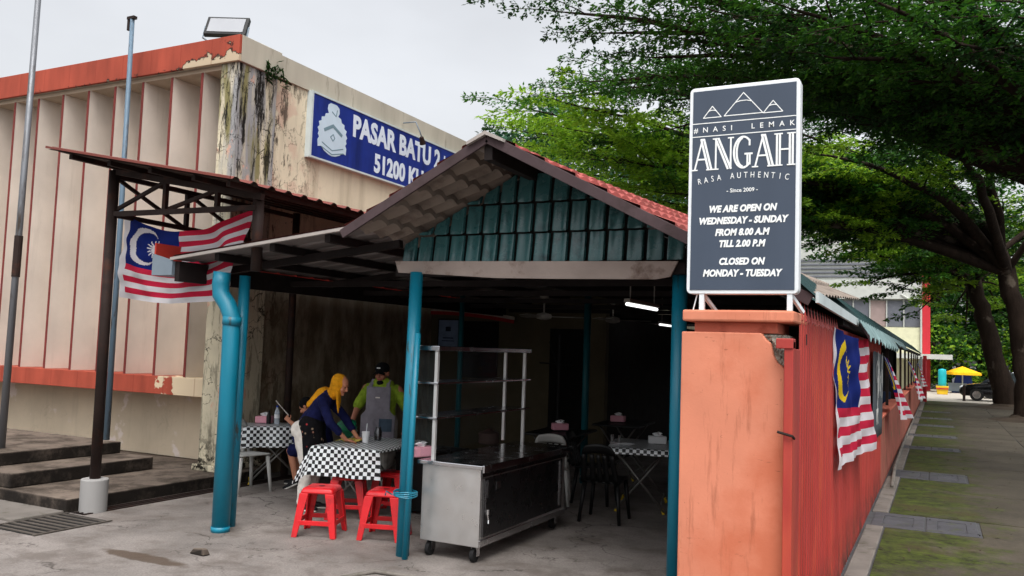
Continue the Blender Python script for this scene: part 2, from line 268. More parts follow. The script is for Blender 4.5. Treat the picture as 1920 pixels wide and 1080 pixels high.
MAT = dict(
 column=column_mat(), side=sidewall_mat(), redband=redband_mat(True), fascia=redband_mat(False), ground=ground_mat(), walk=walk_mat(),
 facade=stained_plaster('beige facade paint', c8(220, 208, 196), .2, 0, None, .14),
 lower=stained_plaster('faded lower wall plaster', c8(210, 193, 168), .22, .12, c8(222, 208, 198), None),
 soffit=M('soffit paint', c8(176, 158, 138), .9, var=.15),
 finedge=M('red fin edge paint', c8(112, 44, 40), .7, var=.2),
 parapet=M('grey parapet paint', c8(176, 170, 154), .9, var=.2, col2=c8(110, 104, 92), thr=(.58, .7), streak=True),
 plinth=None,
 steel=M('galvanised pole', c8(120, 122, 126), .5, .6, var=.2, col2=c8(74, 66, 60), thr=(.55, .65), s2=6, streak=True),
 polepaint=M('blue grey pole paint', c8(92, 112, 128), .5, .1, var=.2, col2=c8(70, 60, 54), thr=(.55, .63), s2=7, streak=True),
 barsteel=M('worn steel bars', c8(92, 86, 80), .6, .4, var=.3),
 darksteel=M('dark rusty steel', c8(44, 32, 28), .75, .2, var=.35, col2=c8(70, 40, 28), thr=(.55, .68)),
 footing=M('grey pipe footing', c8(150, 148, 146), .8, var=.15, streak=True),
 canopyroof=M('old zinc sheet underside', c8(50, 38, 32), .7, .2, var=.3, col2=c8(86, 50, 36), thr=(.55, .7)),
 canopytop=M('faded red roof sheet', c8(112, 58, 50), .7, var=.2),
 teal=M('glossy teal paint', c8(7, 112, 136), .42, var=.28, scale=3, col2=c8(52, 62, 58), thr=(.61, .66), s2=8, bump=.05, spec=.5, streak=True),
 tealdk=M('teal paint with hall shade', c8(16, 84, 92), .5, var=.2),  # darker copy of the teal, hall shade put into the colour
 gutter=M('grey gutter sheet', c8(122, 134, 144), .5, .2, var=.15),
 gutterred=M('red flashing', c8(176, 52, 40), .6, var=.15),
 leanunder=M('grey roof sheet', c8(124, 118, 116), .55, .25, var=.25, streak=False),
 purlin=M('black brown timber', c8(28, 21, 20), .8, var=.3),
 tile=M('pinkish red roof tile', c8(154, 76, 70), .7, var=.22, col2=c8(130, 66, 58), thr=(.5, .7), s2=3),
 tileunder=M('bare grey tile underside', c8(134, 122, 112), .75, .1, var=.25, col2=c8(92, 80, 72), thr=(.52, .7)),
 verge=M('weathered verge board', c8(70, 56, 58), .8, var=.25, col2=c8(58, 46, 46), thr=(.5, .66), s2=5),
 ridge=M('cement ridge cap', c8(160, 152, 146), .85, var=.2),
 tealtile=M('teal glazed cladding', c8(58, 102, 104), .28, var=.25, col2=c8(26, 48, 52), thr=(.5, .72), s2=5, bump=.08, spec=.5),
 greyboard=M('peeling whitewashed board', c8(158, 144, 136), .85, var=.2, col2=c8(104, 84, 74), thr=(.55, .68), s2=3, bump=.3),
 tealroof=M('dark teal roof sheet', c8(24, 52, 52), .5, .1, var=.25, col2=c8(22, 44, 44), thr=(.5, .65)),
 trimwhite=M('chalky white trim', c8(190, 200, 200), .7, var=.15),
 polycarb=M('torn plastic roofing', c8(112, 136, 136), .5, var=.3, scale=8),
 innerdark=M('hall interior painted in shade', c8(30, 26, 24), .95, var=.3),  # near black colour stands for the shade inside the hall
 innercream=M('dim cream back wall', c8(84, 76, 58), .9, var=.2),  # cream darkened, the shade at the back is in the colour
 salmon=None,
 salmoncap=M('salmon cap paint', c8(200, 112, 90), .8, var=.16, col2=c8(160, 76, 56), thr=(.52, .7), s2=4, bump=.3),
 rawcon=M('broken grey concrete', c8(150, 146, 134), .95, var=.4, scale=14, col2=c8(60, 56, 50), thr=(.5, .62), s2=16, bump=1.0, bs=30),
 fence=None,
 lowwall=M('mossy terracotta plinth', c8(150, 84, 70), .85, var=.25, col2=c8(96, 92, 58), thr=(.56, .68), s2=2.2, bump=.3),
 kerb=M('kerb concrete', c8(110, 104, 98), .9, var=.25, col2=c8(78, 74, 62), thr=(.55, .7), bump=.4),
 grate=M('cast grey drain cover', c8(80, 80, 84), .7, .3, var=.2, col2=c8(80, 84, 66), thr=(.56, .7)),
 void=M('dark drain void', c8(16, 14, 13), .95, var=.1),
 signframe=M('white aluminium frame', c8(222, 226, 228), .45, .1, var=.06),
 signpanel=M('slate grey sign face', c8(66, 76, 91), .45, var=.13, streak=True, bump=0),
 lettering=M('white vinyl lettering', c8(232, 234, 232), .5, var=.04, bump=0),
 bluepanel=M('royal blue sign sheet', c8(28, 46, 126), .45, var=.16, col2=c8(20, 34, 96), thr=(.5, .7), s2=3, bump=.04, streak=True),
 palelet=M('pale sign lettering', c8(212, 222, 232), .55, var=.06, bump=0),
 palecrest=M('pale crest paint', c8(190, 208, 220), .55, var=.1, bump=0),
 crestgrey=M('grey crest detail', c8(110, 136, 146), .6, var=.08, bump=0),
 stainless=M('brushed stainless steel', c8(205, 205, 208), .2, 1.0, var=.08, scale=4, bump=0, spec=.5),
 satin=M('satin steel tube', c8(206, 206, 204), .45, .5, var=.06, bump=0),
 stainless2=M('stainless cabinet side', c8(206, 204, 202), .36, .85, var=.1, scale=3, bump=.03),
 darkglass=M('dark brushed door panel', c8(92, 92, 94), .3, .95, var=.1, bump=0, spec=.5),
 rubber=M('black rubber', c8(24, 24, 25), .8, var=.1),
 black=M('black plastic', c8(16, 16, 17), .5, var=.1),
 redplastic=M('red moulded plastic', c8(200, 24, 32), .4, var=.16, scale=5, col2=c8(150, 18, 26), thr=(.55, .7), s2=7, bump=.06, spec=.5),
 greyplastic=M('grey moulded plastic', c8(176, 176, 172), .5, var=.08),
 legsteel=M('grey table leg tube', c8(120, 118, 114), .45, .6, var=.1),
 yellowcap=M('yellow rubber foot', c8(200, 170, 40), .6),
 pinkbox=M('pink plastic box', c8(226, 160, 176), .55, var=.06),
 whiteplastic=M('white plastic', c8(226, 228, 230), .5, var=.04),
 tissue=M('white tissue paper', c8(236, 238, 240), .9, var=.04),
 yellowrag=cloth_mat('yellow wiping cloth', c8(206, 186, 92)),
 skin=M('warm brown skin', c8(186, 126, 98), .55, var=.1, scale=8, bump=.05),
 skin2=M('tan skin', c8(160, 104, 82), .55, var=.1, scale=8, bump=.05),
 hijab=cloth_mat('mustard yellow scarf', c8(216, 148, 26), .25),
 navy=cloth_mat('navy knit', c8(22, 26, 66), .3),
 apronfloral=None, whitecloth=cloth_mat('white trouser cloth', c8(214, 208, 200)),
 lime=cloth_mat('lime green shirt cloth', c8(126, 150, 44), .3),
 grayapron=cloth_mat('grey apron cloth', c8(124, 120, 128)),
 pocket=cloth_mat('dark blue grey pocket cloth', c8(64, 78, 92)),
 blackcloth=cloth_mat('black cloth', c8(16, 16, 18)),
 greytrouser=cloth_mat('grey trouser cloth', c8(150, 146, 140)),
 shoe=M('black canvas shoe', c8(20, 20, 24), .7), shoesole=M('white shoe sole', c8(216, 212, 206), .7),
 lips=M('lip skin', c8(140, 66, 60), .5), eye=M('dark eye', c8(22, 16, 14), .3), teeth=M('teeth', c8(230, 226, 218), .4),
 greenbag=M('green plastic bag', c8(26, 120, 84), .4, var=.25),
 bark=bark_mat(), soil=M('root soil', c8(60, 50, 40), .95, var=.4, bump=.8, bs=20),
 asphalt=M('asphalt', c8(72, 72, 74), .9, var=.2, bump=.4), palepave=M('pale far pavement', c8(176, 168, 156), .85, var=.15),
 bldg=M('pale yellow rendered wall', c8(206, 204, 172), .85, var=.12), bldgw=M('white slab paint', c8(186, 188, 182), .8, var=.1),
 windowdk=M('grey tinted glazing', c8(110, 112, 120), .2, .1, var=.1, bump=0), redcol=M('bright red column', c8(190, 44, 54), .55, var=.1),
 windowbrown=M('dusty blinds behind glazing', c8(150, 132, 128), .4, var=.1, bump=0),
 carblack=M('black car paint', c8(18, 18, 20), .15, .2, var=.03, bump=0, spec=.6), carwhite=M('silver white car paint', c8(206, 210, 214), .2, .2, var=.03, bump=0, spec=.6),
 carglass=M('car glass', c8(40, 46, 52), .08, 0, var=.02, bump=0, spec=.6), chrome=M('bright trim', c8(210, 210, 210), .15, .9, var=.02, bump=0),
 lampglass=M('car lamp lens', c8(220, 224, 228), .1, 0, var=.02, bump=0),
 umbyellow=cloth_mat('yellow parasol cloth', c8(236, 178, 30)), bluetarp=M('blue tarpaulin', c8(34, 60, 140), .6, var=.2),
 tank=M('turquoise plastic drum', c8(30, 170, 178), .5), yellowbin=M('yellow crate', c8(220, 180, 40), .6),
 tube=emit_mat('lit fluorescent tube', (1, 1, 1, 1), 1.1), fan=M('white fan enamel', c8(150, 146, 138), .5),
 glass=glass_mat('thin display glass', (.1, .12, .12, 1), alpha=.06), bottle=glass_mat('clear bottle plastic', (.8, .9, 1, 1), .35),
 poster=M('pale blue framed notice', c8(120, 140, 170), .5, var=.25, scale=6, bump=0), banner=M('dark slate banner', c8(70, 76, 82), .7, var=.12, bump=.1),
 chalk=M('chalk white paint', c8(190, 190, 186), .8, var=.2, bump=0), dimred=cloth_mat('dull red bunting', c8(150, 40, 40)), dimwhite=cloth_mat('dull white bunting', c8(170, 160, 150)),
 bluewall=M('deep blue partition', c8(22, 40, 66), .8, var=.15), floodlens=M('floodlight lens', c8(150, 152, 156), .2, .1, var=.05, bump=0),
 checker=checker_mat(),
 leafA=leaf_mat('deep green rain tree leaf', c8(28, 74, 22), c8(72, 122, 28), .35),
 leafB=leaf_mat('yellow green leaf', c8(92, 138, 30), c8(150, 184, 48), .45),
 leafC=leaf_mat('dark leaf', c8(16, 46, 18), c8(40, 82, 26), .3),
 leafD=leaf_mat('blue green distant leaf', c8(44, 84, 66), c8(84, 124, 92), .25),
 flagred=flagcloth('flag red', c8(208, 44, 74)), flagwhite=flagcloth('flag white', c8(230, 228, 232)), flagblue=flagcloth('flag blue', c8(28, 44, 118)), flagyellow=flagcloth('flag yellow', c8(238, 206, 40)),
)
def floral_mat():
    b = NB('black floral apron cloth'); p = b.obj()
    v = b.vor(p, 22, 'F1', 'Distance'); cmask = b.ramp(b.vor(p, 22, 'F1', 'Color'), .62, .66)
    c = b.mix(b.math('MULTIPLY', b.ramp(v, .014, .02, 1, 0), 1.0), c8(16, 15, 18), c8(170, 60, 60))
    x = b.n('TexVoronoi', feature='F1'); b.l(p, x.inputs['Vector']); x.inputs['Scale'].default_value = 16
    f = b.ramp(x.outputs['Distance'], .16, .3, 1, 0); k = b.xyz(x.outputs['Color'])
    c = b.mix(b.math('MULTIPLY', f, b.ramp(k[0], .72, .74)), c8(16, 15, 18), c8(176, 60, 62))
    c = b.mix(b.math('MULTIPLY', f, b.ramp(k[1], .76, .78)), c, c8(150, 130, 110))
    return b.fin(c, .9, 0, .15)
MAT['apronfloral'] = floral_mat()
def plinth_mat():
    b = NB('mouldy concrete steps'); p = b.pos(); nz = b.xyz(b.n('NewGeometry').outputs['Normal'])[2]
    c = b.mul(c8(112, 100, 90), b.ramp(b.noise(p, 2, 8, .65), .3, .7, .6, 1.2))
    c = b.mix(b.ramp(b.noise(p, 2.6, 9, .7), .46, .6, 0, .8), c, c8(52, 45, 38))
    up = b.ramp(nz, .3, .8, .95, 0)          # black mould has taken the risers
    c = b.mix(b.math('MULTIPLY', up, b.ramp(b.noise(p, 3, 8, .7), .3, .52, .35, 1)), c, c8(24, 20, 17))
    b.bump(b.noise(p, 30, 8, .7), .5, .012)
    return b.fin(c, .9, 0, .2)
MAT['plinth'] = plinth_mat()
def salmon_mat():
    b = NB('scuffed salmon plaster'); p = b.pos(); z = b.xyz(p)[2]
    c = b.mul(c8(203, 128, 101), b.ramp(b.noise(p, 1.5, 6, .6), .3, .7, .86, 1.1))
    c = b.mix(b.ramp(b.noise(p, 1.6, 7, .6), .47, .66, 0, .8), c, c8(186, 101, 72))
    c = b.mix(b.ramp(b.noise(b.mapv(p, (9, 9, 1.1)), 1.5, 8, .7), .56, .7, 0, .5), c, c8(132, 72, 50))     # rain runs
    c = b.mix(b.ramp(b.noise(b.mapv(p, (3, 3, 14), (2, 0, 1)), 2.2, 6, .7), .66, .7, 0, .6), c, c8(120, 66, 48))  # scuffs
    c = b.mix(b.ramp(b.noise(p, 26, 4, .7), .68, .73, 0, .6), c, c8(96, 60, 48))
    b.bump(b.noise(p, 60, 6), .14, .006)
    return b.fin(c, .8, 0, .22)
MAT['salmon'] = salmon_mat()
def fence_mat():
    b = NB('weathered red sheet steel'); p = b.pos(); z = b.xyz(p)[2]
    c = b.mul(c8(164, 54, 47), b.ramp(b.noise(b.mapv(p, (3, 3, .25)), 1.6, 8, .65), .3, .7, .78, 1.12))
    c = b.mix(b.ramp(b.noise(b.mapv(p, (2, 2, .6), (0, 3, 0)), 1.4, 6), .52, .7, 0, .5), c, c8(188, 80, 52))
    c = b.mix(b.ramp(b.noise(b.mapv(p, (8, 8, 2.2)), 2.4, 8, .75), .66, .70, 0, .9), c, c8(58, 28, 24))
    dirt = b.math('MULTIPLY', b.ramp(z, 0, .45, 1, 0), b.ramp(b.noise(b.mapv(p, (3, 6, 2)), 2, 8, .7), .35, .6))
    c = b.mix(dirt, c, c8(62, 40, 34))
    return b.fin(c, b.ramp(b.noise(p, 5, 4), .3, .7, .35, .6), 0, .45)
MAT['fence'] = fence_mat()
# ------------------------------------------------------------------ mesh helpers
V3 = Vector
class MB:
    def __init__(s): s.v = []; s.f = []; s.uv = None; s.mi = None
    def box(s, x0, x1, y0, y1, z0, z1):
        n = len(s.v)
        s.v += [(x0, y0, z0), (x1, y0, z0), (x1, y1, z0), (x0, y1, z0), (x0, y0, z1), (x1, y0, z1), (x1, y1, z1), (x0, y1, z1)]
        s.f += [tuple(n + i for i in q) for q in ((0, 3, 2, 1), (4, 5, 6, 7), (0, 1, 5, 4), (1, 2, 6, 5), (2, 3, 7, 6), (3, 0, 4, 7))]
        return s
    def hexa(s, pts):   # 8 points, bottom ring then top ring
        n = len(s.v); s.v += [tuple(p) for p in pts]
        s.f += [tuple(n + i for i in q) for q in ((0, 3, 2, 1), (4, 5, 6, 7), (0, 1, 5, 4), (1, 2, 6, 5), (2, 3, 7, 6), (3, 0, 4, 7))]
        return s
    def bar(s, a, b, wd, ht, up=(0, 0, 1)):   # rectangular bar from a to b
        a = V3(a); b = V3(b); d = (b - a).normalized(); u = V3(up)
        sd = d.cross(u)
        if sd.length < 1e-4: sd = d.cross(V3((1, 0, 0)))
        sd.normalize(); u = sd.cross(d).normalized(); sd *= wd / 2; u *= ht / 2
        return s.hexa([a - sd - u, a + sd - u, b + sd - u, b - sd - u, a - sd + u, a + sd + u, b + sd + u, b - sd + u])
    def tube(s, pts, r, seg=12, cap=True):
        pts = [V3(p) for p in pts]; rr = r if isinstance(r, (list, tuple)) else [r] * len(pts)
        n0 = len(s.v); ref = None
        for i, p in enumerate(pts):
            d = (pts[min(i + 1, len(pts) - 1)] - pts[max(i - 1, 0)]).normalized()
            if ref is None:
                ref = d.cross(V3((0, 0, 1)) if abs(d.z) < .95 else V3((1, 0, 0))).normalized()
            ref = (ref - d * ref.dot(d)).normalized(); q = d.cross(ref)
            for k in range(seg):
                a = 2 * math.pi * k / seg
                s.v.append(tuple(p + (ref * math.cos(a) + q * math.sin(a)) * rr[i]))
        for i in range(len(pts) - 1):
            for k in range(seg):
                a = n0 + i * seg + k; b = n0 + i * seg + (k + 1) % seg
                s.f.append((a, b, b + seg, a + seg))
        if cap:
            s.f.append(tuple(n0 + k for k in reversed(range(seg)))); e = n0 + (len(pts) - 1) * seg
            s.f.append(tuple(e + k for k in range(seg)))
        return s
    def lathe(s, c, prof, seg=20):
        n0 = len(s.v); c = V3(c)
        for r, z in prof:
            for k in range(seg):
                a = 2 * math.pi * k / seg; s.v.append((c.x + r * math.cos(a), c.y + r * math.sin(a), c.z + z))
        for i in range(len(prof) - 1):
            for k in range(seg):
                a = n0 + i * seg + k; b = n0 + i * seg + (k + 1) % seg
                s.f.append((a, b, b + seg, a + seg))
        s.f.append(tuple(n0 + k for k in reversed(range(seg)))); e = n0 + (len(prof) - 1) * seg
        s.f.append(tuple(e + k for k in range(seg)))
        return s
    def prism(s, poly, fn, d0, d1):   # poly in 2D, fn(u, v, d) -> xyz
        n = len(s.v); k = len(poly)
        s.v += [tuple(fn(u, v, d0)) for u, v in poly] + [tuple(fn(u, v, d1)) for u, v in poly]
        s.f.append(tuple(n + i for i in range(k))); s.f.append(tuple(n + k + i for i in reversed(range(k))))
        for i in range(k):
            j = (i + 1) % k; s.f.append((n + j, n + i, n + k + i, n + k + j))
        return s
    def grid(s, fn, nu, nv, thick=None, uv=None):
        n = len(s.v)
        for i in range(nu + 1):
            for j in range(nv + 1): s.v.append(tuple(fn(i / nu, j / nv)))
        for i in range(nu):
            for j in range(nv):
                a = n + i * (nv + 1) + j; s.f.append((a, a + nv + 1, a + nv + 2, a + 1))
        return s
    def ell(s, c, r, rot=None, su=16, sv=10):
        n0 = len(s.v); c = V3(c); Rm = rot or Matrix.Identity(3)
        for i in range(1, sv):
            t = math.pi * i / sv
            for k in range(su):
                a = 2 * math.pi * k / su
                s.v.append(tuple(c + Rm @ V3((r[0] * math.sin(t) * math.cos(a), r[1] * math.sin(t) * math.sin(a), r[2] * math.cos(t)))))
        top = len(s.v); s.v.append(tuple(c + Rm @ V3((0, 0, r[2])))); bot = len(s.v); s.v.append(tuple(c - Rm @ V3((0, 0, r[2]))))
        for i in range(sv - 2):
            for k in range(su):
                a = n0 + i * su + k; b = n0 + i * su + (k + 1) % su
                s.f.append((a, a + su, b + su, b))
        for k in range(su):
            s.f.append((top, n0 + k, n0 + (k + 1) % su)); e = n0 + (sv - 2) * su
            s.f.append((bot, e + (k + 1) % su, e + k))
        return s
    def cap(s, a, b, ra, rb, ratio=1.0, wide=(1, 0, 0), seg=14):   # tapered capsule, ratio = thickness across / along 'wide'
        a = V3(a); b = V3(b); d = (b - a).normalized(); wv = V3(wide); wv = wv - d * wv.dot(d)
        if wv.length < 1e-3: wv = d.cross(V3((0, 0, 1)) if abs(d.z) < .9 else V3((0, 1, 0)))
        wv.normalize(); q = d.cross(wv)
        rings = []
        for t in (85, 65, 45, 20): rings.append((a - d * ra * math.sin(R(t)) * min(1, ratio + .2), ra * math.cos(R(t))))
        rings.append((a, ra)); rings.append((a.lerp(b, .33), ra + (rb - ra) * .33)); rings.append((a.lerp(b, .67), ra + (rb - ra) * .67)); rings.append((b, rb))
        for t in (20, 45, 65, 85): rings.append((b + d * rb * math.sin(R(t)) * min(1, ratio + .2), rb * math.cos(R(t))))
        n0 = len(s.v)
        for p, r in rings:
            for k in range(seg):
                g = 2 * math.pi * k / seg; s.v.append(tuple(p + wv * r * math.cos(g) + q * r * ratio * math.sin(g)))
        for i in range(len(rings) - 1):
            for k in range(seg):
                x = n0 + i * seg + k; y = n0 + i * seg + (k + 1) % seg; s.f.append((x, y, y + seg, x + seg))
        s.f.append(tuple(n0 + k for k in reversed(range(seg)))); e = n0 + (len(rings) - 1) * seg; s.f.append(tuple(e + k for k in range(seg)))
        return s
    def build(s, name, mat, parent=None, smooth=False, bevel=0, remesh=0, smooth_it=0, uvs=None, solid=0, mats=None, mi=None, subsurf=0, auto=None):
        off = V3((0, 0, 0)); q = parent
        while q is not None: off += q.location; q = q.parent
        me = bpy.data.meshes.new(name)
        me.from_pydata([(x - off.x, y - off.y, z - off.z) for x, y, z in s.v], [], s.f)
        if mats: [me.materials.append(MAT[k]) for k in mats]
        else: me.materials.append(MAT[mat] if isinstance(mat, str) else mat)
        if mi: me.polygons.foreach_set('material_index', mi)
        if uvs:
            ul = me.uv_layers.new(name='UVMap'); lv = [0] * len(me.loops); me.loops.foreach_get('vertex_index', lv)
            ul.data.foreach_set('uv', [c for i in lv for c in uvs[i]])
        me.update(); me.validate()
        if not remesh and not uvs and not mi and len(s.f) < 20000:
            bm = bmesh.new(); bm.from_mesh(me); bmesh.ops.recalc_face_normals(bm, faces=bm.faces); bm.to_mesh(me); bm.free()
        o = bpy.data.objects.new(name, me); COL.objects.link(o)
        if parent is not None: o.parent = parent
        if remesh:
            m = o.modifiers.new('r', 'REMESH'); m.mode = 'VOXEL'; m.voxel_size = remesh; m.use_smooth_shade = True
            if smooth_it:
                m = o.modifiers.new('s', 'SMOOTH'); m.factor = .5; m.iterations = smooth_it
        if solid:
            m = o.modifiers.new('t', 'SOLIDIFY'); m.thickness = solid; m.offset = 0
        if bevel:
            m = o.modifiers.new('b', 'BEVEL'); m.width = bevel; m.segments = 2; m.limit_method = 'ANGLE'; m.angle_limit = R(40)
        if subsurf:
            m = o.modifiers.new('ss', 'SUBSURF'); m.levels = subsurf; m.render_levels = subsurf
        if smooth: me.polygons.foreach_set('use_smooth', [True] * len(me.polygons))
        if auto:
            me.polygons.foreach_set('use_smooth', [True] * len(me.polygons)); me.set_sharp_from_angle(angle=R(auto))
        return o

def tag(o, label, cat=None, group=None):
    o['label'] = label
    if cat: o['category'] = cat
    if group: o['group'] = group
    return o
def thing(name, label, cat, loc=(0, 0, 0), group=None):
    o = bpy.data.objects.new(name, None); o.empty_display_size = .1; COL.objects.link(o); o.location = loc
    return tag(o, label, cat, group)
def structure(o): o['kind'] = 'structure'; return o
def dup(root, loc, rotz=0, label=None, scale=None):
    m = {}
    def rec(o, par):
        c = o.copy(); COL.objects.link(c)
        if par is not None: c.parent = par
        for ch in [x for x in COL.objects if x.parent is o]: rec(ch, c)
        return c
    r = rec(root, None); r.location = loc; r.rotation_euler = (0, 0, rotz)
    if scale: r.scale = scale
    if label: r['label'] = label
    return r

def text(body, size, org, right, up, mat, parent, name='lettering', align='CENTER', bold=0.0, shear=0.0, spacing=1.0, xs=1.0, extr=.0015):
    """lettering standing a hair proud of the surface it is painted on"""
    cu = bpy.data.curves.new(name, 'FONT'); cu.body = body; cu.size = size; cu.align_x = align; cu.offset = bold * size
    cu.shear = shear; cu.space_character = spacing; cu.extrude = extr; cu.resolution_u = 3
    o = bpy.data.objects.new(name, cu); COL.objects.link(o); dg = bpy.context.evaluated_depsgraph_get()
    me = bpy.data.meshes.new_from_object(o.evaluated_get(dg)); bpy.data.objects.remove(o); bpy.data.curves.remove(cu)
    r = V3(right).normalized(); u = V3(up).normalized(); n = r.cross(u)
    off = V3((0, 0, 0)); q = parent
    while q is not None: off += q.location; q = q.parent
    mt = Matrix(((r.x * xs, u.x, n.x, org[0] - off.x), (r.y * xs, u.y, n.y, org[1] - off.y), (r.z * xs, u.z, n.z, org[2] - off.z), (0, 0, 0, 1)))
    me.transform(mt); me.materials.clear(); me.materials.append(MAT[mat])
    ob = bpy.data.objects.new(name, me); COL.objects.link(ob)
    if parent is not None: ob.parent = parent
    return ob
def strokes(lines, wd, fn, d0=0, d1=.002):
    """flat ribbon strokes on a plane: lines = list of 2D polylines"""
    m = MB(); cnt = 0
    for ln in lines:
        for a, b in zip(ln[:-1], ln[1:]):
            cnt += 1
            a = V3((a[0], a[1], 0)); b = V3((b[0], b[1], 0)); d = (b - a)
            if d.length < 1e-6: continue
            d.normalize(); q = V3((-d.y, d.x, 0)) * wd / 2; e = d * wd * .3
            m.prism([(p.x, p.y) for p in (a - q - e, b - q + e, b + q + e, a + q - e)], fn, d0 - .00002 * (cnt % 7), d1 + .00004 * (cnt % 7))
    return m

# ------------------------------------------------------------------ ground
structure(MB().box(-400, 400, -300, 600, -1.0, -.012).build('ground', 'asphalt'))
structure(MB().box(-30, -.76, -8, 46, -.3, 0).build('concrete_apron', 'ground'))
structure(MB().box(-6, 12, 46.0, 70, -.2, -.004).build('far_pavement', 'palepave'))
m = MB()       # walkway: slabs with open joints, bays kept clear where the drain covers lie
ys = [2.0, 3.4, 4.9, 6.4, 7.9, 9.2, 10.48, 11.49, 12.6, 13.8, 15.05, 16.15, 17.4, 18.7, 20.1, 20.9, 22.2, 23.6, 24.4, 26, 27.5, 28.4, 29.8, 31.1, 32, 33.6, 35.3, 36.2, 38, 40, 42, 44, 45.9]
cov = {10.48, 15.05, 20.1, 23.6, 27.5, 31.1, 35.3}
for a, b in zip(ys[:-1], ys[1:]):
    j = .011 + rnd.random() * .008; dz = rnd.uniform(-.006, .006)
    if a in cov: m.box(.43, 1.72, a + j, b - j, -.2, -.002 + dz)
    else: m.box(-.53, 1.72, a + j, b - j, -.2, dz)
    m.box(1.735, 4.4, a + j, b - j, -.2, rnd.uniform(-.008, .004))
structure(m.build('walkway', 'walk', bevel=.006))
structure(MB().box(-.76, 4.5, 1, 46, -.4, -.06).build('walkway_bed', 'void'))
m = MB()
for a, b in zip(ys[:-1], ys[1:]):
    if a not in cov: m.box(-.725, -.545, a + .012, b - .012, -.2, .012)
structure(m.build('kerb', 'kerb', bevel=.012))
structure(MB().box(4.45, 60, -20, 200, -.2, -.003).build('side_road', 'asphalt'))

def drain_cover(y0, y1, label):
    t = thing('drain_cover', label, 'drain cover', (-.12, (y0 + y1) / 2, 0), 'slotted drain covers set across the walkway')
    for x0, x1 in ((-.68, -.145), (-.12, .395)):
        y1_ = y1 - .035
        f = MB(); f.box(x0, x1, y0 + .02, y0 + .18, -.05, .004); f.box(x0, x1, y1_ - .18, y1_ - .02, -.05, .004)
        f.box(x0, x0 + .11, y0 + .182, y1_ - .182, -.05, .002); f.box(x1 - .11, x1, y0 + .182, y1_ - .182, -.05, .002)
        n = 11
        for i in range(n):
            a = y0 + .19 + (y1_ - y0 - .38) * i / n
            f.box(x0 + .112, x1 - .112, a, a + (y1_ - y0 - .38) / n * .5, -.05, -.002)
        f.build('grating_panel', 'grate', t, bevel=.004)
    return t
for (a, b), lb in zip(((10.48, 11.49), (15.05, 16.15), (20.1, 20.9), (23.6, 24.4), (27.5, 28.4), (31.1, 32), (35.3, 36.2)),
    ('largest slotted drain cover, beside the foot of the red sheet fence', 'grey drain cover just past the end of the red sheet fence', 'third grey drain cover along the walkway, beyond the two large ones',
     'fourth drain cover along the mossy walkway', 'fifth drain cover along the mossy walkway', 'sixth drain cover along the mossy walkway, second farthest', 'farthest drain cover on the walkway, near the tree trunks')):
    drain_cover(a, b, lb)

# step drain in front of the plinth
t = thing('floor_drain', 'dark steel drain grating at the corner of the concrete plinth', 'drain', (-7.65, 5.4, 0))
MB().box(-7.98, -7.32, 5.06, 5.86, -.1, .003).build('drain_pit', 'void', t)
f = MB()
for i in range(9): f.box(-7.96, -7.34, 5.08 + i * .088, 5.08 + i * .088 + .03, .0035, .012)
f.box(-7.99, -7.965, 5.05, 5.87, .0035, .014); f.box(-7.335, -7.31, 5.05, 5.87, .0035, .014)
f.build('bar_grating', 'barsteel', t)
t = thing('drain_channel', 'long narrow drain channel running along the plinth foot', 'drain', (-7.86, 8, 0))
MB().box(-7.98, -7.8, 5.9, 13, -.1, .003).build('channel_void', 'void', t)
f = MB(); f.box(-7.935, -7.915, 5.9, 13, .0035, .013); f.box(-7.87, -7.85, 5.9, 13, .0035, .013); f.box(-7.8, -7.77, 5.9, 13, -.05, .012)
f.build('channel_bar', 'darksteel', t)

# ------------------------------------------------------------------ plinth and steps
t = thing('entrance_steps', 'dark damp concrete plinth with two steps under the red banded wall', 'steps', (-10, 7, 0))
MB().box(-20, -8.0, 5.86, 8.74, -.1, .14).build('plinth', 'plinth', t, bevel=.015)
MB().box(-20, -9.0, 5.9, 7.78, .138, .30).build('step', 'plinth', t, bevel=.015)
MB().box(-20, -9.58, 5.92, 7.75, .298, .45).build('step', 'plinth', t, bevel=.015)
structure(MB().box(-20, -8.0, 5.3, 5.84, -.1, .03).build('gutter_kerb', 'kerb', bevel=.01))

# ------------------------------------------------------------------ market building
B = thing('market_building', 'cream and red market hall with tall upright fins and a stained side wall', 'building', (-12, 12, 0))
MB().box(-22, -8.56, 8.78, 9.2, .14, 1.075).build('lower_wall', 'lower', B)
MB().box(-22, -8.56, 8.76, 9.2, 1.31, 5.9).build('front_wall', 'facade', B)
MB().box(-22, -8.555, 8.1, 8.78, 1.07, 1.31).build('red_band', 'redband', B, bevel=.006)
MB().box(-22, -8.30, 9.2, 46, 0, 5.6).build('side_wall', 'side', B)
MB().box(-8.302, -8.27, 8.83, 46, 5.53, 5.86).build('parapet_lip', 'parapet', B)
MB().box(-8.56, -8.24, 8.1, 8.83, .22, 5.5).build('corner_column', 'column', B, bevel=.008)
MB().box(-8.62, -8.19, 8.05, 8.88, .14, .22).build('column_base', 'column', B, bevel=.012)
MB().box(-8.56, -8.3, 8.83, 9.2, 0, 5.5).build('column_return', 'side', B)
MB().box(-22, -8.206, 8.05, 8.10, 5.50, 5.85).build('fascia', 'fascia', B, bevel=.006)
MB().box(-22, -8.552, 8.102, 8.78, 5.503, 5.84).build('fascia_back', 'parapet', B)
MB().box(-8.548, -8.205, 8.102, 8.86, 5.502, 5.86).build('corner_cap', 'parapet', B, bevel=.008)
MB().box(-22, -8.3, 8.8, 46, 5.6, 5.84).build('roof_slab', 'parapet', B)
MB().box(-22, -8.57, 8.14, 8.755, 5.44, 5.498).build('soffit', 'soffit', B)
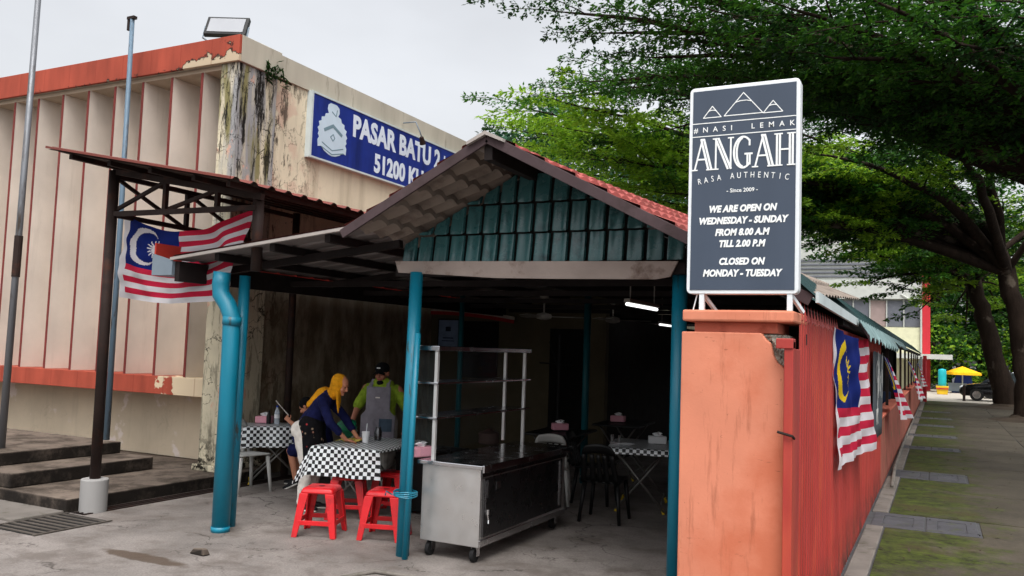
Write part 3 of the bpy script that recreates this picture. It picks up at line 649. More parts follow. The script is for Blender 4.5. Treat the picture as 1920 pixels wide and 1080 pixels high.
for i in range(22):
    x = -8.93 - i * .578
    f = MB().box(x - .022, x + .018, 8.135, 8.755, 1.312, 5.438).build('fin', 'facade', B)
    MB().box(x - .023, x + .019, 8.128, 8.1345, 1.312, 5.438).build('fin_edge', 'finedge', f)
# tuft on the parapet
t = thing('wall_plant', 'small green weed growing from the cracked parapet corner', 'plant', (-8.2, 8.75, 5.6))
m = MB(); r2 = random.Random(3)
for i in range(90):
    a = r2.uniform(0, 6.28); L = r2.uniform(.04, .16); p = V3((-8.21 + r2.uniform(-.02, .03), 8.72 + r2.gauss(0, .12), 5.5 + r2.gauss(0, .06)))
    d = V3((math.cos(a) * .5 + .5, math.sin(a), r2.uniform(-.6, .9))).normalized() * L; q = d.cross(V3((0, 0, 1))).normalized() * .018
    n = len(m.v); m.v += [tuple(p), tuple(p + d * .5 + q), tuple(p + d), tuple(p + d * .5 - q)]; m.f.append((n, n + 1, n + 2, n + 3))
m.build('foliage', 'leafC', t)
MB().tube([(-8.24, 8.72, 5.45), (-8.18, 8.73, 5.56)], .006, 6).build('stem', 'bark', t)

# blue market signboard
S = thing('market_signboard', 'long royal blue signboard with white crest and market name', 'signboard', (-8.2, 12, 5))
MB().box(-8.30, -8.215, 9.57, 16.4, 4.57, 5.50).build('sign_panel', 'bluepanel', S)
f = MB(); f.box(-8.305, -8.205, 9.53, 9.568, 4.54, 5.53); f.box(-8.305, -8.205, 9.57, 16.4, 5.502, 5.53); f.box(-8.305, -8.205, 9.57, 16.4, 4.54, 4.568)
f.build('frame', 'trimwhite', S)
text('PASAR BATU 2', .46, (-8.2135, 10.52, 5.10), (0, 1, 0), (0, 0, 1), 'palelet', S, align='LEFT', bold=.042, xs=.86, spacing=1.02)
text('1/2', .36, (-8.2135, 13.22, 5.12), (0, 1, 0), (0, 0, 1), 'palelet', S, align='LEFT', bold=.02, xs=.8)
text('51200 KUALA LUMPUR', .41, (-8.2135, 11.12, 4.65), (0, 1, 0), (0, 0, 1), 'palelet', S, align='LEFT', bold=.042, xs=.86, spacing=1.02)
FX = lambda u, v, d: (-8.2145 + d, u, v)
cr = []     # crest outline: helm on top, lobed mantling, ribbon at the foot
pts = [(.0, .80), (.07, .80), (.13, .76), (.14, .68), (.11, .62), (.18, .60), (.20, .54), (.27, .52), (.27, .46), (.33, .43), (.31, .37), (.35, .32), (.32, .27), (.34, .22), (.31, .18), (.34, .13), (.33, .02), (.26, .04), (.18, -.02), (.08, -.06), (0, -.07)]
cr = [(10.04 + x, 4.72 + y * .92) for x, y in pts] + [(10.04 - x, 4.72 + y * .92) for x, y in reversed(pts[1:-1])]
MB().prism(cr, FX, 0, .004).build('crest', 'palecrest', S)
strokes([[(9.85, 5.02), (10.04, 5.12), (10.25, 5.02)]], .05, FX, .0045, .006).build('crest_chevron', 'crestgrey', S)
strokes([[(9.99, 4.94), (10.05, 4.99), (10.09, 4.94), (10.05, 4.89), (9.99, 4.94)], [(10.0, 5.33), (10.1, 5.28), (10.12, 5.38)], [(9.8, 4.82), (10.04, 4.74), (10.3, 4.82)], [(9.79, 4.75), (10.04, 4.68), (10.31, 4.75)]], .016, FX, .0045, .006).build('crest_line', 'crestgrey', S)
t = thing('sign_lamp', 'small spotlight on a bent arm over the blue market sign', 'lamp', (-8.1, 12, 5.4))
MB().tube([(-8.25, 11.95, 5.66), (-8.0, 11.96, 5.66), (-7.95, 12.03, 5.5), (-7.95, 12.12, 5.38)], .012, 8).build('arm', 'gutter', t, smooth=True)
MB().tube([(-7.95, 12.08, 5.42), (-7.97, 12.16, 5.32)], [.035, .055], 12).build('lamp_head', 'darksteel', t)

# floodlight on the parapet
t = thing('floodlight', 'square grey floodlight tilted up on the red parapet', 'floodlight', (-8.72, 8.3, 5.84))
rm = Matrix.Rotation(R(26), 3, 'Z') @ Matrix.Rotation(R(-28), 3, 'X')
def FL(u, v, d): return V3((-8.72, 8.3, 6.13)) + rm @ V3((u, d, v))
MB().prism([(-.29, -.17), (.29, -.17), (.29, .17), (-.29, .17)], FL, 0, .07).build('housing', 'black', t, bevel=.01)
MB().prism([(-.245, -.13), (.245, -.13), (.245, .13), (-.245, .13)], FL, -.008, -.001).build('lens', 'floodlens', t)
m = MB(); m.tube([FL(-.3, 0, .03), FL(-.3, -.2, .05), (-8.9, 8.27, 5.86), (-8.56, 8.4, 5.86), FL(.3, -.2, .05), FL(.3, 0, .03)], .012, 6)
m.build('bracket', 'gutter', t)

# flagpoles
t = thing('flagpole', 'tall weathered grey flagpole at the plinth edge, its top out of sight', 'flagpole', (-9.95, 6.45, .45))
MB().tube([(-9.98, 6.4, .45), (-9.95, 6.4, 3.2), (-9.92, 6.4, 6.6)], [.043, .038, .033], 12).build('pole', 'steel', t, smooth=True)
MB().tube([(-9.955, 6.4, 2.5), (-9.95, 6.4, 3.0)], .047, 12).build('joint_sleeve', 'darksteel', t)
t = thing('flagpole', 'shorter blue grey flagpole with a pulley at its visible top', 'flagpole', (-9.86, 7.75, .45))
MB().tube([(-9.86, 7.74, .45), (-9.95, 7.8, 3.5), (-10.06, 7.86, 6.25)], [.04, .036, .03], 12).build('pole', 'polepaint', t, smooth=True)
m = MB(); m.box(-10.14, -10.0, 7.83, 7.89, 6.25, 6.29); m.tube([(-10.12, 7.86, 6.26), (-10.12, 7.86, 6.1)], .028, 8); m.build('pulley', 'darksteel', t)

# ------------------------------------------------------------------ truss canopy along the side wall
t = thing('covered_walkway', 'dark rusty lean-to canopy on trussed steel frame by the market wall', 'canopy', (-7.9, 6.08, 0))
MB().tube([(-7.88, 6.08, .34), (-7.9, 6.08, 3.6)], .055, 14).build('post', 'darksteel', t, smooth=True)
MB().tube([(-7.88, 6.08, -.02), (-7.88, 6.08, .34)], .135, 20).build('footing', 'footing', t, bevel=.012, auto=40)
MB().tube([(-5.85, 6.12, 2.5), (-5.87, 6.12, 3.28)], .055, 12).build('post', 'darksteel', t, smooth=True)
zt = lambda x: 3.75 - .184 * (x + 8.33)
m = MB(); sec = []
for i in range(40):
    pass
n = 96
def corr(u, v, lift=0):   # corrugation runs along the fall (x); u along y
    y = 5.6 + u * 10.6; x = -8.33 + v * 2.61
    ph = (y / .235) % 1.0; hgt = .03 if ph < .22 else (.03 * (1 - (ph - .22) / .1) if ph < .32 else (0 if ph < .9 else .03 * (ph - .9) / .1))
    return (x, y, zt(x) + .02 + hgt + lift)
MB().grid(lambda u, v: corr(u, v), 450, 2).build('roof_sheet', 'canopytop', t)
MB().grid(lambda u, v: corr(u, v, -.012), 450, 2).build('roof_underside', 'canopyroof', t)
m = MB(); m.bar((-8.36, 5.595, zt(-8.36) + .03), (-5.72, 5.595, zt(-5.72) + .03), .012, .022); m.build('edge_flashing', 'canopytop', t)
for x in (-8.1, -7.5, -6.9, -6.3, -5.85):
    MB().box(x - .025, x + .025, 5.7, 16, zt(x) - .045, zt(x) + .004).build('purlin', 'darksteel', t)
m = MB()
m.bar((-7.9, 6.08, 3.13), (-5.85, 6.08, 3.11), .05, .05); m.bar((-7.9, 6.08, zt(-7.9) - .08), (-5.78, 6.08, zt(-5.78) - .07), .05, .06)
m.bar((-7.1, 6.08, 3.13), (-7.1, 6.08, 3.5), .045, .045, (1, 0, 0)); m.bar((-6.37, 6.08, 3.13), (-6.37, 6.08, 3.36), .045, .045, (1, 0, 0))
m.bar((-7.9, 6.11, 3.17), (-7.1, 6.11, 3.46), .035, .035); m.bar((-7.1, 6.11, 3.15), (-6.3, 6.11, 3.34), .035, .035)
m.build('truss', 'darksteel', t)
m = MB()
m.bar((-7.92, 6.08, 3.13), (-7.92, 9, 3.1), .05, .05, (0, 0, 1)); m.bar((-7.92, 6.08, 3.55), (-7.92, 9, 3.55), .05, .05, (0, 0, 1))
for y in (7.1, 8.1): m.bar((-7.92, y, 3.12), (-7.92, y, 3.55), .045, .045, (1, 0, 0))
m.bar((-7.95, 6.12, 3.55), (-7.95, 7.1, 3.13), .035, .035); m.bar((-7.95, 7.1, 3.55), (-7.95, 8.1, 3.13), .035, .035)
m.build('truss', 'darksteel', t)
MB().tube([(-7.9, 9.0, 0.0), (-7.92, 9.0, 3.6)], .05, 10).build('post', 'darksteel', t, smooth=True)

# ------------------------------------------------------------------ flags
def flag(label, P, nx=168, cat='flag', group=None, crescent='flagwhite', parent=None):
    """striped flag cloth; P(u, v) gives the place of cloth point u (hoist to fly) and v (foot to head)"""
    ny = 112; m = MB(); m.grid(lambda u, v: P(u, v), nx, ny); mi = []
    for i in range(nx):
        for j in range(ny):
            u = (i + .5) / nx; v = (j + .5) / ny; k = 1 if int(v * 14) % 2 == 0 else 0
            if u < .5 and v > 6 / 14:
                k = 2; x = u * 2; y = (v - .428) / .572
                px, py = (x - .42) * 1.0, (y - .5) * .572 * 1.0
                if math.hypot(px, py) < .24 and math.hypot(px - .062, py) > .196: k = 3
                a = math.atan2(py, px - .19); rr = math.hypot(px - .19, py)
                if rr < .085 + .04 * math.cos(14 * a): k = 3
            if u < .045: k = 1
            mi.append(k)
    o = m.build('flag', None, None, smooth=True, mats=['flagred', 'flagwhite', 'flagblue', crescent], mi=mi)
    return tag(o, label, cat, group)
def PB(u, v):   # big flag tied under the canopy, head sagging
    sag = .22 * math.sin(math.pi * min(1, u * 1.02)) ** 1.0
    top = V3((-8.05 + 1.9 * u, 6.34, 3.18 - sag - .02 * u)); bot = V3((-8.05 + 1.62 * u, 6.36, 2.26 - .06 * math.sin(math.pi * u) - .01 * u))
    p = bot.lerp(top, v); f = .035 * math.sin(u * 17 + v * 3) * (.3 + u) + .03 * math.sin(u * 7 - v * 5)
    f += .012 * math.sin(u * 31 + v * 13) + .008 * math.sin(u * 12 - v * 29)
    return p + V3((0, f, 0))
flag('large striped flag with crescent tied under the dark canopy', PB)
G4 = 'striped flags hung along the fence'
def PF(u, v):
    y = 7.25 + 2.15 * u + .3 * u * (1 - v); z = .97 + 1.14 * v - .04 * u - .05 * math.sin(u * 3.1) * v
    x = float(np.interp(u, (0, .04, .25, .5, .58, .72, .86, 1), (-.74, -.735, -.705, -.655, -.685, -.70, -.655, -.645))) + .012 * math.sin(u * 21 + v * 5) + .03 * math.sin(u * 6 + 2 + v * 2) * (1 - v) + .035 * u * (1 - v) + .007 * math.sin(u * 38 + v * 15) + .006 * math.sin(v * 26 - u * 14)
    return V3((x, y, z))
flag('nearest striped flag spread over the red sheet fence', PF, group=G4, crescent='flagyellow')
def PO(y0, wd, ztop, zbot, out):
    def f(u, v):
        w = 1 - v
        return V3((-.74 + out * w ** .8 + .05 * math.sin(u * 9 + v * 3) * (.4 + w) + u * .1 * w, y0 + wd * u * (.5 + .5 * w) + .25 * w, zbot + (ztop - zbot) * v - .05 * u))
    return f
flag('striped flag just past the dark banner, hanging over the low wall', PO(14.25, 1.5, 1.92, .95, .22), group=G4, crescent='flagyellow')
flag('striped flag second from the far end of the low wall', PO(26.2, 2.6, 1.86, .80, .25), group=G4, crescent='flagyellow')
flag('smallest striped flag, next to the far red post', PO(38.0, 3.0, 1.8, .86, .18), group=G4, crescent='flagyellow')
# ------------------------------------------------------------------ food court shelter
H = thing('food_court_shelter', 'open sided food court shelter with gabled tile roof and teal posts', 'shelter', (-3.1, 6.5, 0))
XA, ZA, SL = -3.11, 3.44, .52           # ridge, fall
def roofpt(x, lift=0): return ZA - SL * abs(x - XA) + lift
def tilefn(side, x_far, y0, y1, lift, nrow, amp=1.0):
    L = abs(x_far - XA); vs = []
    us = []
    for r_ in range(nrow):
        a = r_ / nrow; us += [(a, .0), (a + .5 / nrow, .014), (a + .985 / nrow, .030)]
    us.append((1.0, .030))
    nv = int((y1 - y0) / .03)
    m = MB()
    for (u, st) in us:
        for j in range(nv + 1):
            y = y0 + (y1 - y0) * j / nv
            wv = abs(math.sin(math.pi * y / .205)) ** .8 * .028
            x = XA + side * L * u
            m.v.append((x, y, roofpt(x) + lift + st * amp + wv * amp + (.058 * (y - 5.64) * min(1, u * 3) if side > 0 else 0)))
    w_ = nv + 1
    for i in range(len(us) - 1):
        for j in range(nv):
            a = i * w_ + j; m.f.append((a, a + w_, a + w_ + 1, a + 1))
    return m
tilefn(-1, -4.45, 5.64, 9.6, .03, 6).build('roof_tiles', 'tile', H, auto=35)
tilefn(1, -1.36, 5.64, 9.6, .03, 7).build('roof_tiles', 'tile', H, auto=35)
tilefn(-1, -4.44, 5.67, 9.6, -.012, 6, 1.5).build('roof_underside', 'tileunder', H, auto=35)
tilefn(1, -.74, 5.67, 9.6, .004, 8).build('roof_underside', 'tileunder', H, auto=35)
def sheet(side, x0, x1, y0, y1, lift, per=.16, amp=.022):
    ny = int((y1 - y0) / (per / 6))
    def fn(u, v):
        x = x0 + (x1 - x0) * u; y = y0 + (y1 - y0) * v; q = (y / per) % 1
        return (x, y, roofpt(x) + lift + (amp if q < .35 else 0))
    return MB().grid(fn, 1, ny)
def skirt(u, v):
    y = 5.62 + v * 38.6; q = (y / .16) % 1
    return (-1.06 + .38 * u, y, 2.56 - .35 * u + (.022 if q < .35 else 0))
MB().grid(skirt, 1, 1440).build('eave_sheet', 'tealroof', H)
sheet(1, XA, -1.05, 10, 44.2, .03).build('roof_sheet', 'tealroof', H)
sheet(-1, XA, -4.5, 9.6, 44.2, .03).build('roof_sheet', 'tealroof', H)
MB().prism([(-.16, -.075), (0, .0), (.16, -.075), (.16, -.10), (0, -.03), (-.16, -.10)], lambda u, v, d: (XA + u, d, ZA + .07 + v), 5.60, 9.6).build('ridge_cap', 'ridge', H)
for sd, xe in ((-1, -4.47), (1, -.72)):
    MB().bar((XA - sd * .0, 5.645, ZA + .02), (xe, 5.645, roofpt(xe) + .02), .022, .078).build('verge_board', 'verge', H, bevel=.004)
MB().bar((-3.11, 5.67, 3.36), (-3.11, 44, 3.36), .07, .13).build('ridge_beam', 'purlin', H)
# added lining under the roof, only there to block daylight from the hall
MB().grid(lambda u, v: (XA + (-1.34 + 3.68 * u), 6.9 + 37 * v, roofpt(XA + (-1.34 + 3.68 * u)) - .10), 22, 1).build('light_block_lining', 'innerdark', H)
# gable cladding: three courses of pan tiles
z0s = [2.585, 2.845, 3.105, 3.365]
for r_ in range(3):
    m = MB(); za, zb = z0s[r_], z0s[r_ + 1] - .012
    n = 16; wd = (4.42 - 1.76) / n
    for i in range(n):
        xa = -4.42 + i * wd + .014; xb = xa + wd - .028
        zc = lambda x, z: min(z, roofpt(x) + .0)
        if roofpt((xa + xb) / 2) < za + .02: continue
        prof = [(0, .0), (.05, .03), (.12, .034), (.3, .024), (.5, .018), (.7, .024), (.88, .034), (.95, .03), (1, .0)]
        vs = []
        for (t_, dz) in ((za, 0), (za + .03, .0), (zb, 1)):
            for (q, h) in prof:
                x = xa + (xb - xa) * q; yy = 6.48 - .022 * (1 - dz) + .03 - h * (1.0 if t_ != zb else .6)
                zz = t_ + (.018 if (q in (0, 1) and t_ == za) else 0)
                vs.append((x, yy, zc(x, zz)))
        nn = len(m.v); m.v += vs; k = len(prof)
        for a in range(2):
            for b_ in range(k - 1):
                p = nn + a * k + b_; m.f.append((p, p + 1, p + k + 1, p + k))
    m.build('gable_cladding', 'tealtile', H, auto=40)
MB().prism([(-4.43, 2.56), (-1.74, 2.56), (-1.74, 2.66), (XA, 3.40), (-4.43, 2.66)], lambda u, v, d: (u, d, v), 6.53, 6.58).build('gable_backing', 'innerdark', H)  # dark sheet stands for the shadow in the gaps between tiles
m = MB()      # peeling beam board, lower edge bowed, right end torn
tp = [(-4.44, 2.605), (-1.80, 2.565)]; bt = [(-1.86, 2.445), (-1.98, 2.425), (-2.4, 2.43), (-2.9, 2.435), (-3.4, 2.445), (-3.9, 2.475), (-4.4, 2.50)]
m.prism(tp + bt, lambda u, v, d: (u, d, v), 6.40, 6.425).build('beam_board', 'greyboard', H)
MB().box(-4.45, -1.75, 6.43, 6.55, 2.47, 2.555).build('tie_beam', 'purlin', H)
m = MB()
for y in np.arange(7.6, 20, 1.4): m.box(-6.7, -1.5, y - .03, y + .03, 2.47, 2.53)
m.build('ceiling_joist', 'purlin', H)
# posts
MB().tube([(-4.20, 6.36, 0), (-4.20, 6.40, 2.5)], .058, 18).build('post', 'teal', H, smooth=True)
MB().tube([(-1.825, 6.56, 0), (-1.825, 6.56, 2.56)], .06, 20).build('post', 'teal', H, smooth=True)
MB().tube([(-6.25, 6.37, 0), (-6.23, 6.37, 2.48)], .055, 16).build('post', 'teal', H, smooth=True)
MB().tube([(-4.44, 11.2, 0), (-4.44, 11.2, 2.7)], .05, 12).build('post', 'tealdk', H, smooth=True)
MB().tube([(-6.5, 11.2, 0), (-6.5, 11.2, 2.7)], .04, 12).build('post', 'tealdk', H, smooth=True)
# lean-to on the left
zl = lambda x: 2.62 + (x + 6.84) * .108
def lean(u, v, lift=0):
    x = -6.86 + u * 2.42; y = 6.0 + v * 12; q = (y / .30) % 1
    return (x, y, zl(x) + lift + (.03 if q < .18 else 0))
MB().grid(lambda u, v: lean(u, v, .012), 1, 400).build('lean_to_roof', 'canopytop', H)
MB().grid(lambda u, v: lean(u, v), 1, 400).build('lean_to_underside', 'leanunder', H)
MB().bar((-6.86, 5.99, zl(-6.86) + .005), (-4.5, 5.99, zl(-4.5) + .005), .03, .028).build('edge_trim', 'ridge', H)
for x in (-6.3, -5.6, -4.95): MB().box(x - .03, x + .03, 6.05, 16, zl(x) - .075, zl(x) - .003).build('purlin', 'purlin', H)
for y in (6.5, 8.2, 9.9): MB().bar((-6.76, y, zl(-6.76) - .10), (-4.45, y, zl(-4.45) - .10), .06, .07).build('lean_to_rafter', 'purlin', H)
MB().box(-6.83, -6.77, 6.02, 16, 2.40, 2.6).build('eave_beam', 'purlin', H)
gt = MB(); gt.box(-7.12, -6.835, 6.0, 16, 2.46, 2.475); gt.box(-6.85, -6.835, 6.0, 16, 2.475, 2.60)
g = gt.build('gutter', 'gutter', H)
MB().box(-7.12, -7.10, 6.004, 16, 2.475, 2.79).build('gutter_back', 'gutterred', g)
MB().prism([(-7.12, 2.46), (-6.835, 2.46), (-6.835, 2.61), (-7.12, 2.68)], lambda u, v, d: (u, d, v), 5.985, 5.999).build('gutter_end', 'gutter', g)
d = MB().tube([(-6.32, 6.15, 2.50), (-6.33, 6.15, 2.38), (-6.32, 6.15, 2.28), (-6.22, 6.15, 2.17), (-6.16, 6.15, 2.06), (-6.15, 6.15, 1.6), (-6.15, 6.15, .0)], .084, 22).build('downpipe', 'teal', H, smooth=True)
MB().tube([(-6.155, 6.15, 1.98), (-6.15, 6.15, 2.06)], .092, 22).build('pipe_collar', 'teal', d, smooth=True)
MB().tube([(-6.15, 6.15, 0), (-6.15, 6.15, .05)], .089, 22).build('pipe_foot', 'teal', d, smooth=True)
# eave trim and torn awning along the fence
MB().bar((-.68, 5.62, 2.235), (-.68, 8.6, 2.2), .02, .07).build('eave_trim', 'trimwhite', H)
MB().box(-.80, -.72, 7.7, 44, 2.14, 2.2).build('eave_beam', 'purlin', H)
r4 = random.Random(5)
for (ya, yb, drop) in ((8.4, 10.6, .13), (10.9, 15.0, .16), (15.2, 19.5, .10)):
    def aw(u, v):
        y = ya + (yb - ya) * v
        return (-.66 + .10 * u, y, 2.215 - drop * u - .02 * math.sin(y * 20) - (.05 * abs(math.sin(y * 5.3)) * u if drop > .12 else .03 * (int(y * 7) % 2) * u))
    MB().grid(aw, 3, 60).build('plastic_awning', 'polycarb', H, solid=.006)
# hall back wall, then an added dark end wall
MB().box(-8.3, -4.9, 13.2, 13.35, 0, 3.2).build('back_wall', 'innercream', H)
MB().prism([(-4.9, 0), (-.80, 0), (-.80, 2.1), (-3.11, 3.3), (-4.9, 2.4)], lambda u, v, d: (u, d, v), 20, 20.15).build('back_wall', 'innerdark', H)  # added to close the hall, its dark colour imitates the unlit depth
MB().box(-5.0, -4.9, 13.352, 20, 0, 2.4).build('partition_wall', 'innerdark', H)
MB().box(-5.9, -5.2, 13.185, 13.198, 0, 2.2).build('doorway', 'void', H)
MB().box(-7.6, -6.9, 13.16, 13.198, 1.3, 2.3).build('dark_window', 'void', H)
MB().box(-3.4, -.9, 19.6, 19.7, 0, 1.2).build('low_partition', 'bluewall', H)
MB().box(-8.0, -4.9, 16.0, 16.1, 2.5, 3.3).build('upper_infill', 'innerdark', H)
# end of the hall: low wall with posts along the pavement
LW = thing('low_wall', 'long mossy terracotta low wall below the open side of the food court', 'wall', (-.83, 28, 0))
MB().box(-.92, -.745, 13.62, 44, -.05, 1.0).build('wall', 'lowwall', LW, bevel=.01)
MB().box(-.94, -.725, 13.62, 44, 1.0, 1.04).build('wall_cap', 'salmoncap', LW, bevel=.008)
for y in (14.0, 17.0, 20.0, 23.2, 26.4, 29.6, 32.8, 36.2, 39.6, 43):
    MB().box(-.86, -.81, y, y + .05, 1.04, 2.2).build('wall_post', 'darksteel', LW)
t = thing('loose_pipe', 'grey pipe lying along the foot of the low wall', 'pipe', (-.7, 20, 0))
m = MB(); m.tube([(-.60, 13.7, .03), (-.66, 16, .06), (-.69, 20, .035), (-.69, 28, .05), (-.68, 40, .035)], .028, 8); m.build('pipe', 'kerb', t, smooth=True)

# loose pole tied to the middle post
t = thing('loose_pole', 'thin teal pole leaning against the middle post, tied with wire', 'pole', (-4.1, 6.3, 0))
MB().tube([(-4.115, 6.27, 0), (-4.07, 6.26, 1.95)], .026, 12).build('pole', 'teal', t, smooth=True)
m = MB()
for k in range(4):
    pts = [( -4.165 + .105 * math.cos(a) , 6.315 + .10 * math.sin(a), .53 + .012 * k + .006 * math.sin(a * 2 + k)) for a in np.linspace(0, 2 * math.pi, 18)]
    m.tube(pts, .006, 5, cap=False)
m.tube([(-4.25, 6.24, .54), (-4.29, 6.2, .57), (-4.31, 6.22, .53)], .007, 5)
m.build('wire_tie', 'teal', t)

# ------------------------------------------------------------------ salmon pillar, sign, fence
P = thing('gate_pillar', 'salmon painted gate pillar with a broken corner and flat cap', 'pillar', (-1.1, 5.45, 0))
MB().prism([(-1.43, 0), (-.805, 0), (-.805, 1.775), (-.825, 1.80), (-.85, 1.815), (-.875, 1.86), (-.89, 1.93), (-.915, 1.95), (-.945, 1.99), (-1.43, 1.99)], lambda u, v, d_: (u, d_, v), 5.2, 5.75).build('pillar_body', 'salmon', P, bevel=.008)
m = MB(); r5 = random.Random(11)
m.grid(lambda u, v: (-.945 + .135 * u, 5.232 + .012 * math.sin(u * 9 + v * 7) + .02 * u * v + r5.uniform(-.008, .008), 1.76 + .222 * v), 16, 20)
m.box(-.945, -.812, 5.262, 5.74, 1.7, 1.982)
m.build('broken_concrete', 'rawcon', P)
MB().box(-1.365, -.86, 5.26, 5.7, 1.988, 2.055).build('pillar_neck', 'salmoncap', P, bevel=.006)
MB().box(-1.42, -.755, 5.17, 5.78, 2.055, 2.125).build('pillar_cap', 'salmon', P, bevel=.012)

S2 = thing('shop_sign', 'tall slate grey shop sign with white frame standing on the pillar cap', 'sign', (-1.07, 5.25, 2.125))
x0, x1, zb, zt2 = -1.405, -.735, 2.225, 3.53
def rr(x0, x1, z0, z1, r_, n=6):
    o = []
    for cx, cz, a0 in ((x1 - r_, z0 + r_, -90), (x1 - r_, z1 - r_, 0), (x0 + r_, z1 - r_, 90), (x0 + r_, z0 + r_, 180)):
        for i in range(n + 1): a = R(a0 + 90 * i / n); o.append((cx + r_ * math.cos(a), cz + r_ * math.sin(a)))
    return o
FY = lambda u, v, d_: (u, 5.2 + d_, v)
MB().prism(rr(x0, x1, zb, zt2, .03), FY, 0.0, .09).build('frame', 'signframe', S2, bevel=.004)
MB().prism([(x0 + .022, zb + .024), (x1 - .022, zb + .024), (x1 - .022, zt2 - .024), (x0 + .022, zt2 - .024)], FY, -.004, .003).build('sign_face', 'signpanel', S2)
for x in (-1.325, -.80):
    MB().box(x, x + .03, 5.205, 5.235, 2.12, zb + .002).build('leg', 'signframe', S2)
    MB().bar((x + .015, 5.24, zb), (x + .07, 5.36, 2.125), .02, .02).build('brace', 'signframe', S2)
MB().tube([(-1.34, 5.23, 2.24), (-1.365, 5.22, 2.125)], .004, 6).build('stay_wire', 'signframe', S2)
Wd, Ht = x1 - x0, zt2 - zb
UV = lambda u, v: (x0 + u * Wd, zt2 - v * Ht)
FS = lambda u, v, d_: (u, 5.1955 - d_, v)
def mtn(c, w_, vt, vb): return [UV(c - w_ / 2, vb), UV(c, vt), UV(c + w_ / 2, vb), UV(c - w_ / 2, vb)]
def snow(c, w_, vt, vb): 
    k = .42
    return [UV(c - w_ / 2 * k, vt + (vb - vt) * k), UV(c - w_ / 6 * k, vt + (vb - vt) * k * .86), UV(c + w_ / 5 * k, vt + (vb - vt) * k * .86), UV(c + w_ / 2 * k, vt + (vb - vt) * k)]
ln = []
for a in ((.5, .35, .045, .15), (.215, .165, .097, .152), (.765, .17, .097, .152)): ln += [mtn(*a), snow(*a)]
ln += [[UV(.035, .178), UV(.965, .178)], [UV(.035, .242), UV(.965, .242)]]
strokes(ln, .0052, FS, 0, .001).build('mountain_emblem', 'lettering', S2)
def st(body, size, v, **k):
    p = UV(k.pop('u', .5), v); return text(body, size, (p[0], 5.195, p[1]), (1, 0, 0), (0, 0, 1), 'lettering', S2, **k)
st('#NASI  LEMAK', .046, .222, spacing=2.3, bold=.008, xs=.98)
# big inline capitals drawn stroke by stroke
def big():
    L = []; w1, w2 = .008, .008
    def add(ox, wd_, segs, wdh):
        for sgm in segs: L.append(([(ox + x * wd_, y) for x, y in sgm], wdh))
    def serif(ox, wd_, x, y, h=.13): add(ox, wd_, [[(x - h, y), (x + h, y)]], .007)
    A = lambda ox, wd_: (add(ox, wd_, [[(.12, 0), (.47, .97)], [(.24, .35), (.70, .35)]], .009), add(ox, wd_, [[(.43, 1.0), (.80, 0)], [(.57, 1.0), (.95, 0)], [(.42, 1.0), (.58, 1.0)]], .0115), serif(ox, wd_, .12, 0), serif(ox, wd_, .88, 0, .17))
    N = lambda ox, wd_: (add(ox, wd_, [[(.16, 0), (.16, 1)], [(.90, 0), (.90, 1)]], .009), add(ox, wd_, [[(.14, 1), (.76, 0)], [(.29, 1), (.91, 0)]], .0115), serif(ox, wd_, .16, 0), serif(ox, wd_, .17, 1, .15), serif(ox, wd_, .90, 1))
    def G(ox, wd_):
        arc = lambda rx, ry, a0, a1: [(.52 + rx * math.cos(R(a)), .5 + ry * math.sin(R(a))) for a in np.linspace(a0, a1, 22)]
        add(ox, wd_, [arc(.46, .5, 48, 180), arc(.46, .5, 180, 312), arc(.32, .46, 100, 262)], .0105)
        add(ox, wd_, [[(.86, .10), (.86, .44)], [(.74, .08), (.74, .44)], [(.62, .44), (.97, .44)], [(.84, .88), (.84, .72)]], .0095)
    Hh = lambda ox, wd_: (add(ox, wd_, [[(.13, 0), (.13, 1)], [(.27, 0), (.27, 1)], [(.73, 0), (.73, 1)], [(.87, 0), (.87, 1)]], .0105), add(ox, wd_, [[(.27, .5), (.73, .5)]], .009), [serif(ox, wd_, x, y, .18) for x in (.2, .8) for y in (0, 1)])
    ws = [('A', 1.0), ('N', .98), ('G', .95), ('A', 1.0), ('H', .98)]; ox = 0; sc = .93 / sum(q for _, q in ws)
    for ch, q in ws:
        {'A': A, 'N': N, 'G': G, 'H': Hh}[ch](.035 + ox * sc, q * sc); ox += q
    m = MB(); zt_, zb_ = .258, .405
    for k, (pl, wdh) in enumerate(L):
        q = strokes([[UV(x, zb_ + (zt_ - zb_) * y) for x, y in pl]], wdh * 1.12, FS, -.0003, .0012 + .00007 * k); n = len(m.v); m.v += q.v; m.f += [tuple(i + n for i in f) for f in q.f]
    return m
big().build('lettering', 'lettering', S2)
word = 'RASA AUTHENTIC'                       # set on a shallow arc
for i, ch in enumerate(word):
    if ch == ' ': continue
    k = (i - 6.5) / 6.5; p = UV(.5 + .39 * k, .474 - .020 * (1 - k * k))
    a = -R(9) * k
    text(ch, .052, (p[0], 5.195, p[1]), (math.cos(a), 0, math.sin(a)), (-math.sin(a), 0, math.cos(a)), 'lettering', S2, xs=.72)
st('- Since 2009 -', .034, .520, bold=.014)
for body, v, sz in (('WE ARE OPEN ON', .612, .056), ('WEDNESDAY - SUNDAY', .668, .056), ('FROM 8.00 A.M', .724, .056), ('TILL 2.00 P.M', .778, .056), ('CLOSED ON', .862, .056), ('MONDAY - TUESDAY', .917, .056)):
    st(body, sz, v, bold=.052, shear=.22, spacing=1.04, xs=.84)

